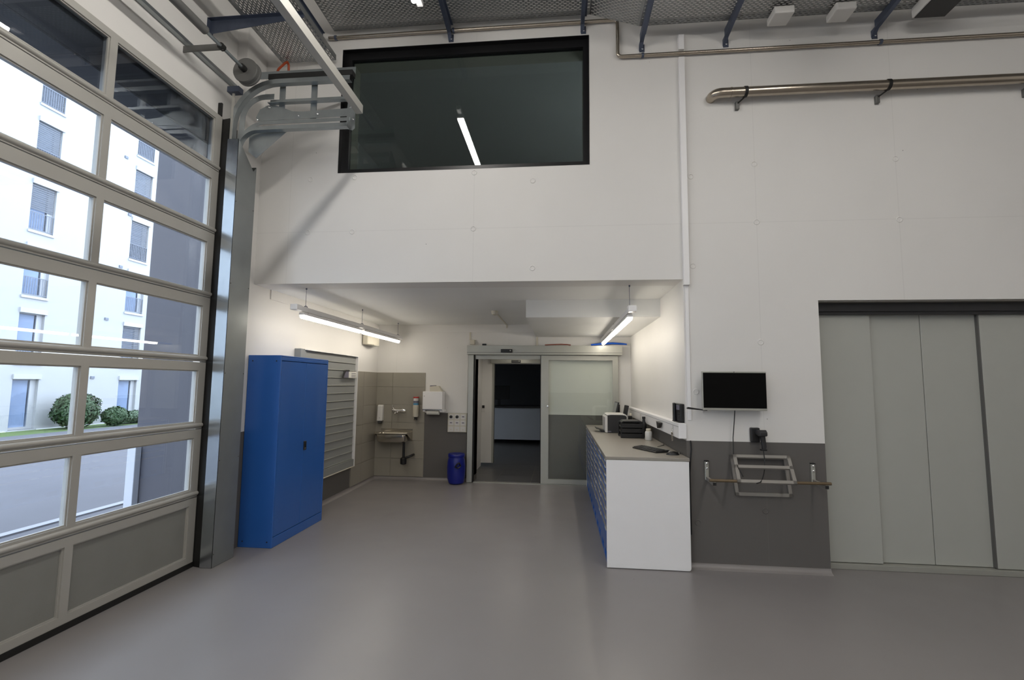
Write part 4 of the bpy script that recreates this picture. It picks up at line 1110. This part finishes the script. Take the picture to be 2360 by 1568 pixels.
# mouse
ms = thing('computer_mouse', 'black computer mouse beside the keyboard', 'mouse', (1.09, 4.86, KZ))
def ellipsoid(b, c, r, n=10, m=14, zcut=0):
    vs = []; 
    for i in range(n+1):
        t = math.pi/2*i/n
        for k in range(m):
            p = 2*math.pi*k/m
            vs.append((c[0]+r[0]*math.cos(t)*math.cos(p), c[1]+r[1]*math.cos(t)*math.sin(p), c[2]+r[2]*math.sin(t)))
    fs = [(i*m+k, i*m+(k+1) % m, (i+1)*m+(k+1) % m, (i+1)*m+k) for i in range(n) for k in range(m)]
    fs.append(tuple(range(m-1, -1, -1)))
    return b.add(vs, fs)
ellipsoid(MB(), (1.085, 4.865, KZ+.001), (.062, .034, .034)).build('mouse_body', 'black_pl', ms, smooth=True)
MB().lathe([(.008, -.004), (.008, .004)], (1.055, 4.865, KZ+.031), 12, 'y').build('scroll_wheel', 'alu', ms, smooth=True)
tw = thing('tape_roll', 'small shiny roll beside the mouse on the counter', 'tape', (1.135, 4.93, KZ))
MB().lathe([(.012, 0), (.020, 0), (.020, .02), (.012, .02)], (1.155, 4.93, KZ+.001), 16).build('roll', 'chrome', tw, smooth=True)
# monitor and upright folders at the far end
fm = thing('tilted_monitor', 'tilted dark monitor behind the printer at the far end of the counter', 'monitor', (.87, 7.75, KZ))
MB().prism([(.80, KZ+.05), (.825, KZ+.05), (.905, KZ+.40), (.880, KZ+.40)], 'y', 7.55, 7.95).build('display', 'dark_pl', fm, bevel=.004)
MB().prism([(.797, KZ+.06), (.801, KZ+.06), (.879, KZ+.39), (.875, KZ+.39)], 'y', 7.56, 7.94).build('screen', 'slat', fm)
MB().box(.79, .95, 7.68, 7.82, KZ+.001, KZ+.012).build('foot', 'dark_pl', fm)
MB().box(.90, .93, 7.70, 7.80, KZ+.0125, KZ+.36).build('stand', 'dark_pl', fm)
fo = thing('folder', 'black folder leaning behind the tilted monitor', 'folder', (.97, 7.70, KZ))
MB().prism([(.925, KZ+.001), (.965, KZ+.001), (1.035, KZ+.355), (.995, KZ+.36)], 'y', 7.45, 7.66).build('folder_cover', 'black_pl', fo, bevel=.004)
MB().prism([(.932, KZ+.004), (.958, KZ+.004), (1.026, KZ+.352), (1.002, KZ+.355)], 'y', 7.446, 7.450).build('folder_pages', 'dark_pl', fo)

# ------------------------------------------------------------------ TV / screen on the front wall
tv = thing('wall_screen', 'flat black wall screen with pale frame right of the niche', 'monitor', (1.6, YW, 1.45))
tx0, tx1, tz0, tz1, tyy = 1.317, 1.886, 1.452, 1.812, YW-.12
MB().box(tx0, tx1, tyy, tyy+.035, tz0, tz1).build('screen_housing', 'alu', tv, bevel=.004)
MB().box(tx0+.006, tx1-.004, tyy-.003, tyy, tz0+.022, tz1-.013).build('screen_glass', 'screen', tv, bevel=.001)
MB().box(1.50, 1.70, tyy+.035, YW-.0005, 1.55, 1.72).build('wall_mount', 'dark_pl', tv)
MB().lathe([(.004, 0), (.004, -.003)], (1.602, tyy, tz1-.006), 8, 'y').build('camera_dot', 'black_pl', tv)
tag(MB().tube([(1.61, YW-.09, 1.455), (1.612, YW-.06, 1.35), (1.600, YW-.05, 1.20), (1.595, YW-.06, 1.05), (1.595, YW-.16, .95), (1.61, YW-.24, .88)], .0045, 8).build('screen_cable', 'cable', smooth=True),
    'thin black cable hanging from the wall screen', 'cable')
wd = thing('stylus_holder', 'thin dark arm sticking out beside the wall screen', 'arm', (1.22, YW, 1.46))
MB().prism([(1.172, 1.470), (1.19, 1.478), (1.30, 1.462), (1.36, 1.450), (1.36, 1.445), (1.18, 1.460)], 'y', YW-.11, YW-.085).build('arm', 'black_pl', wd, bevel=.002)
MB().box(1.34, 1.36, YW-.084, YW-.0005, 1.446, 1.452).build('arm_root', 'black_pl', wd)
# barcode scanner in its holder
bsn = thing('barcode_scanner', 'black handheld barcode scanner in its wall holder', 'scanner', (1.81, YW, 1.12))
MB().box(1.765, 1.845, YW-.045, YW-.0005, 1.158, 1.293).build('wall_holder', 'black_pl', bsn, bevel=.010, seg=3)
MB().prism([(YW-.145, 1.225), (YW-.145, 1.262), (YW-.12, 1.280), (YW-.03, 1.272), (YW-.03, 1.235), (YW-.10, 1.222)], 'x', 1.80, 1.872).build('scanner_head', 'dark_pl', bsn, bevel=.010, seg=3)
MB().prism([(1.822, 1.235), (1.862, 1.235), (1.872, 1.125), (1.866, 1.105), (1.838, 1.103)], 'y', YW-.115, YW-.078).build('scanner_grip', 'dark_pl', bsn, bevel=.008, seg=3)
MB().box(1.822, 1.874, YW-.118, YW-.075, 1.090, 1.108).build('grip_end', 'black_pl', bsn, bevel=.006)
tag(MB().tube([(1.848, YW-.096, 1.092), (1.853, YW-.10, 1.02), (1.845, YW-.12, .95), (1.82, YW-.16, .90), (1.78, YW-.22, .858), (1.74, YW-.28, .842), (1.70, YW-.30, .836)], .0045, 8).build('scanner_cable', 'cable', smooth=True),
    'black cable hanging from the barcode scanner in a loose curve', 'cable')
# dark cable behind the counter end
tag(MB().tube([(1.226, YW-.012, 1.16), (1.232, YW-.012, 1.08), (1.222, YW-.012, .98), (1.213, YW-.012, .85), (1.215, YW-.012, .30)], .006, 8).build('floor_cable', 'cable', smooth=True),
    'black cable running down the wall beside the white end panel', 'cable')

# ------------------------------------------------------------------ fold-down rack on the dado
rk = thing('wall_rack', 'grey fold-down wall rack with a long bar under the screen', 'rack', (1.83, YW, .67))
yb0 = YW-.235
MB().tube([(1.325, yb0, .838), (2.345, yb0, .838)], .013, 10).build('long_bar', 'wood_bar', rk, smooth=True)
for x in (1.365, 2.305):
    a = MB().box(x-.018, x+.018, YW-.030, YW-.0005, .80, .972).build('wall_post', 'alu', rk, bevel=.006)
    for z in (.955, .91):
        MB().lathe([(.010, 0), (.010, -.006), (.005, -.010)], (x, YW-.030, z), 10, 'y').build('screw', 'chrome', a, smooth=True)
    MB().box(x-.018, x+.018, YW-.036, YW-.0005, .972, .980).build('post_cap', 'black_pl', a)
    MB().prism([(YW-.030, .80), (YW-.03, .835), (yb0-.01, .825), (yb0-.01, .790)], 'x', x-.012, x+.012).build('support_arm', 'rack_grey', rk, bevel=.003)
    MB().box(x-.014, x+.014, yb0-.014, yb0-.010, .795, .822).build('arm_plug', 'black_pl', rk)
# tilted front frame and rear frame
def frame(name, pts, w, th, cross=None):
    """flat rectangular frame: pts = corner (x, y, z) top-left, top-right, bottom-right, bottom-left"""
    P_ = [Vector(p) for p in pts]
    ux = (P_[1]-P_[0]).normalized(); uz = (P_[3]-P_[0]).normalized(); nn = ux.cross(uz).normalized()
    def bar(b, p, q, d):
        vs = []
        for e in (p, q):
            vs += [e, e+d*w, e+d*w+nn*th, e+nn*th]
        b.add(vs, [(0, 1, 2, 3), (7, 6, 5, 4), (0, 4, 5, 1), (1, 5, 6, 2), (2, 6, 7, 3), (3, 7, 4, 0)])
    f_ = MB(); bar(f_, P_[0], P_[1], uz); f_.build('frame_top', 'rack_grey', rk)
    f_ = MB(); bar(f_, P_[3]-uz*w, P_[2]-uz*w, uz); f_.build('frame_bottom', 'rack_grey', rk)
    f_ = MB(); bar(f_, P_[0], P_[3], ux); f_.build('frame_side', 'rack_grey', rk)
    f_ = MB(); bar(f_, P_[1]-ux*w, P_[2]-ux*w, ux); f_.build('frame_side', 'rack_grey', rk)
    if cross:
        f_ = MB(); bar(f_, P_[0]+(P_[3]-P_[0])*cross, P_[1]+(P_[2]-P_[1])*cross, uz); f_.build('frame_cross', 'rack_grey', rk)
frame('front', [(1.585, YW-.075, 1.050), (2.085, YW-.075, 1.050), (2.055, yb0-.03, .835), (1.555, yb0-.03, .835)], .030, .02, .38)
frame('rear', [(1.575, YW-.035, 1.040), (2.075, YW-.035, 1.040), (2.120, YW-.022, .668), (1.620, YW-.022, .668)], .030, .018)

# ================================================================== OUTSIDE
K = 22/17.0
def FZ(z): return CAM_H+(z-CAM_H)*K
FX = -22.0
gnd = MB().add([(XO, -30, -.02), (XO, 45, -.02), (-8, 45, -.02), (-8, -30, -.02), (-20.6, 45, FZ(0)+.03), (-20.6, -30, FZ(0)+.03)], [(0, 1, 2, 3), (3, 2, 4, 5)])
struct(gnd.build('ground', 'asphalt'), 'grey asphalt yard outside the sectional door')
lw = MB().add([(-20.2, -30, FZ(0)+.042), (-20.2, 45, FZ(0)+.042), (-21.97, 45, FZ(0)+.0425), (-21.97, -30, FZ(0)+.0425)], [(0, 1, 2, 3)]).build('lawn', 'grass')
lw['kind'] = 'stuff'; tag(lw, 'strip of green lawn in front of the white apartment building', 'lawn')
tag(MB().box(-6.05, -5.93, -20, 40, -.05, .0).build('kerb_strip', 'kerb'), 'pale kerb line across the asphalt yard', 'kerb')
struct(MB().box(-5.64, XO-.001, 6.0, 6.4, -.05, 12).build('wall_outside', 'ext_grey'), 'grey projecting facade wall outside the sectional door')
tag(MB().box(-5.665, -5.545, 5.90, 5.995, -.02, .80).build('bollard', 'post_white', bevel=.008), 'short white post at the foot of the grey outside wall', 'post')
apt = thing('apartment_building', 'white rendered apartment building across the yard', 'building', (FX, 18, FZ(0)))
cols = [(9.82, 10.58), (13.44, 14.20), (17.08, 17.88), (20.72, 21.5)]
hl = []
ysb = [-30.0]
for a, b in cols: ysb += [a*K, b*K]
ysb.append(45.0)
zsb = [FZ(0)]
NST = 7
for k in range(NST):
    zsb += [FZ(.07+2.135*k), FZ(1.67+2.115*k)]
zsb.append(FZ(16.2))
for a, b in cols:
    for k in range(NST): hl.append((a*K, b*K, FZ(.07+2.135*k), FZ(1.67+2.115*k)))
MB().cells(ysb, zsb, hl, FX-.22, FX, 'x').build('facade', 'render_white', apt)
MB().box(FX-8, FX-.9, -30, 45, FZ(0), FZ(16.2)).build('core', 'ext_inside', apt)
BL = {(1, 3): .55, (1, 4): 1.0, (1, 5): 1.0, (2, 1): .75, (2, 2): .45, (2, 3): 1.0, (2, 4): 1.0, (2, 5): 1.0, (0, 3): .7, (3, 2): .5}
railbar = None
for c, (a, b) in enumerate(cols):
    for k in range(6):
        y0, y1, z0, z1 = a*K, b*K, FZ(.07+2.135*k), FZ(1.67+2.115*k)
        win = MB().cells([y0, y0+.05, y1-.22, y1], [z0, z0+.10, z1-.04, z1], [(y0+.05, y1-.22, z0+.10, z1-.04)], FX-.19, FX-.13, 'x').build('window', 'ext_frame', apt)
        MB().box(FX-.17, FX-.155, y0+.05, y1-.22, z0+.10, z1-.04).build('pane', 'ext_glass', win)
        cu = MB()
        nf = 9
        for q in range(nf):
            yy = y0+.06+(y1-.22-y0-.07)*q/nf
            cu.prism([(FX-.24, yy), (FX-.185, yy+(y1-y0-.28)/nf/2), (FX-.24, yy+(y1-y0-.28)/nf)], 'z', z0+.1, z1-.05)
        cu.build('curtain', 'curtain', win)
        MB().box(FX-.02, FX+.07, y0-.02, y1+.06, z1+.0, z1+.20).build('shutter_box', 'ext_frame', win)
        MB().box(FX-.12, FX+.06, y0-.04, y1+.04, z0-.10, z0-.0).build('sill', 'ext_frame', win)
        cov = BL.get((c, k))
        if cov:
            nsl = max(3, int(22*cov))
            bl = MB()
            for q in range(nsl):
                zc = z1-.03-q*(z1-z0-.05)/22
                bl.prism([(FX-.10, zc-.055), (FX-.085, zc-.062), (FX-.045, zc-.008), (FX-.06, zc)], 'y', y0+.03, y1-.04)
            bl.build('blind', 'blind', win)
        if k > 0:
            rb = MB()
            rb.box(FX-.03, FX-.01, y0, y1, z0+.78, z0+.81).box(FX-.03, FX-.01, y0, y1, z0+.06, z0+.085)
            nb = 10
            for q in range(nb+1):
                yy = y0+.01+(y1-y0-.02)*q/nb
                rb.box(FX-.026, FX-.014, yy-.010, yy+.010, z0+.085, z0+.78)
            rb.build('railing', 'rail', win)
for y, z in ((16.0, 1.75), (16.35, 3.95), (16.75, 6.05), (16.95, 8.2), (16.6, 10.4)):
    MB().box(FX, FX+.05, y*K-.09, y*K+.09, FZ(z)-.06, FZ(z)+.06).build('facade_vent', 'rail', apt)
# shrubs: leafy masses
def shrub(name, label, c, r, n, m, seed, lump=.18):
    rnd = random.Random(seed)
    t = thing(name, label, 'shrub', (c[0], c[1], c[2]-r[2]))
    b = MB()
    for _ in range(n):
        u, v = rnd.uniform(-1, 1), rnd.uniform(0, 2*math.pi)
        s_ = math.sqrt(1-u*u)
        d = Vector((s_*math.cos(v), s_*math.sin(v), u))
        rad = (rnd.uniform(.55, 1.0))**.5*(1+lump*math.sin(5*v+seed)*math.sin(4*u+seed*2)*.6)+rnd.uniform(-.05, .06)
        p = Vector((c[0]+d.x*r[0]*rad, c[1]+d.y*r[1]*rad, max(c[2]+d.z*r[2]*rad, c[2]-r[2]*.98)))
        nrm = (d+Vector((rnd.uniform(-.7, .7), rnd.uniform(-.7, .7), rnd.uniform(-.4, .8)))).normalized()
        a = nrm.orthogonal().normalized()
        a = (Matrix.Rotation(rnd.uniform(0, 6.28), 3, nrm) @ a)
        e = nrm.cross(a)
        L_, w_ = rnd.uniform(.05, .10), rnd.uniform(.025, .045)
        b.add([p-a*L_, p+e*w_, p+a*L_, p-e*w_], [(0, 1, 2, 3)])
    f_ = b.build('foliage', m, t); f_['kind'] = 'stuff'
    s2 = MB()
    for q in range(6):
        an = q*1.05
        s2.tube([(c[0], c[1], c[2]-r[2]), (c[0]+.3*r[0]*math.cos(an), c[1]+.3*r[1]*math.sin(an), c[2]-.2*r[2]), (c[0]+.6*r[0]*math.cos(an), c[1]+.6*r[1]*math.sin(an), c[2]+.4*r[2])], [.03, .02, .008], 6)
    s2.build('stems', 'bark', t)
shrub('round_shrub', 'large round dark green shrub in front of the white facade', (-21.0, 19.2, .34), (.75, .86, .76), 5200, 'leaf', 3)
shrub('leafy_shrub', 'smaller bright leafy shrub beside the round shrub', (-20.55, 20.62, .0), (.48, .54, .42), 2600, 'leaf', 5)
shrub('low_hedge', 'low grey-green hedge under the ground floor window', (-20.95, 22.4, -.12), (.50, 1.2, .30), 3600, 'leaf_b', 8)
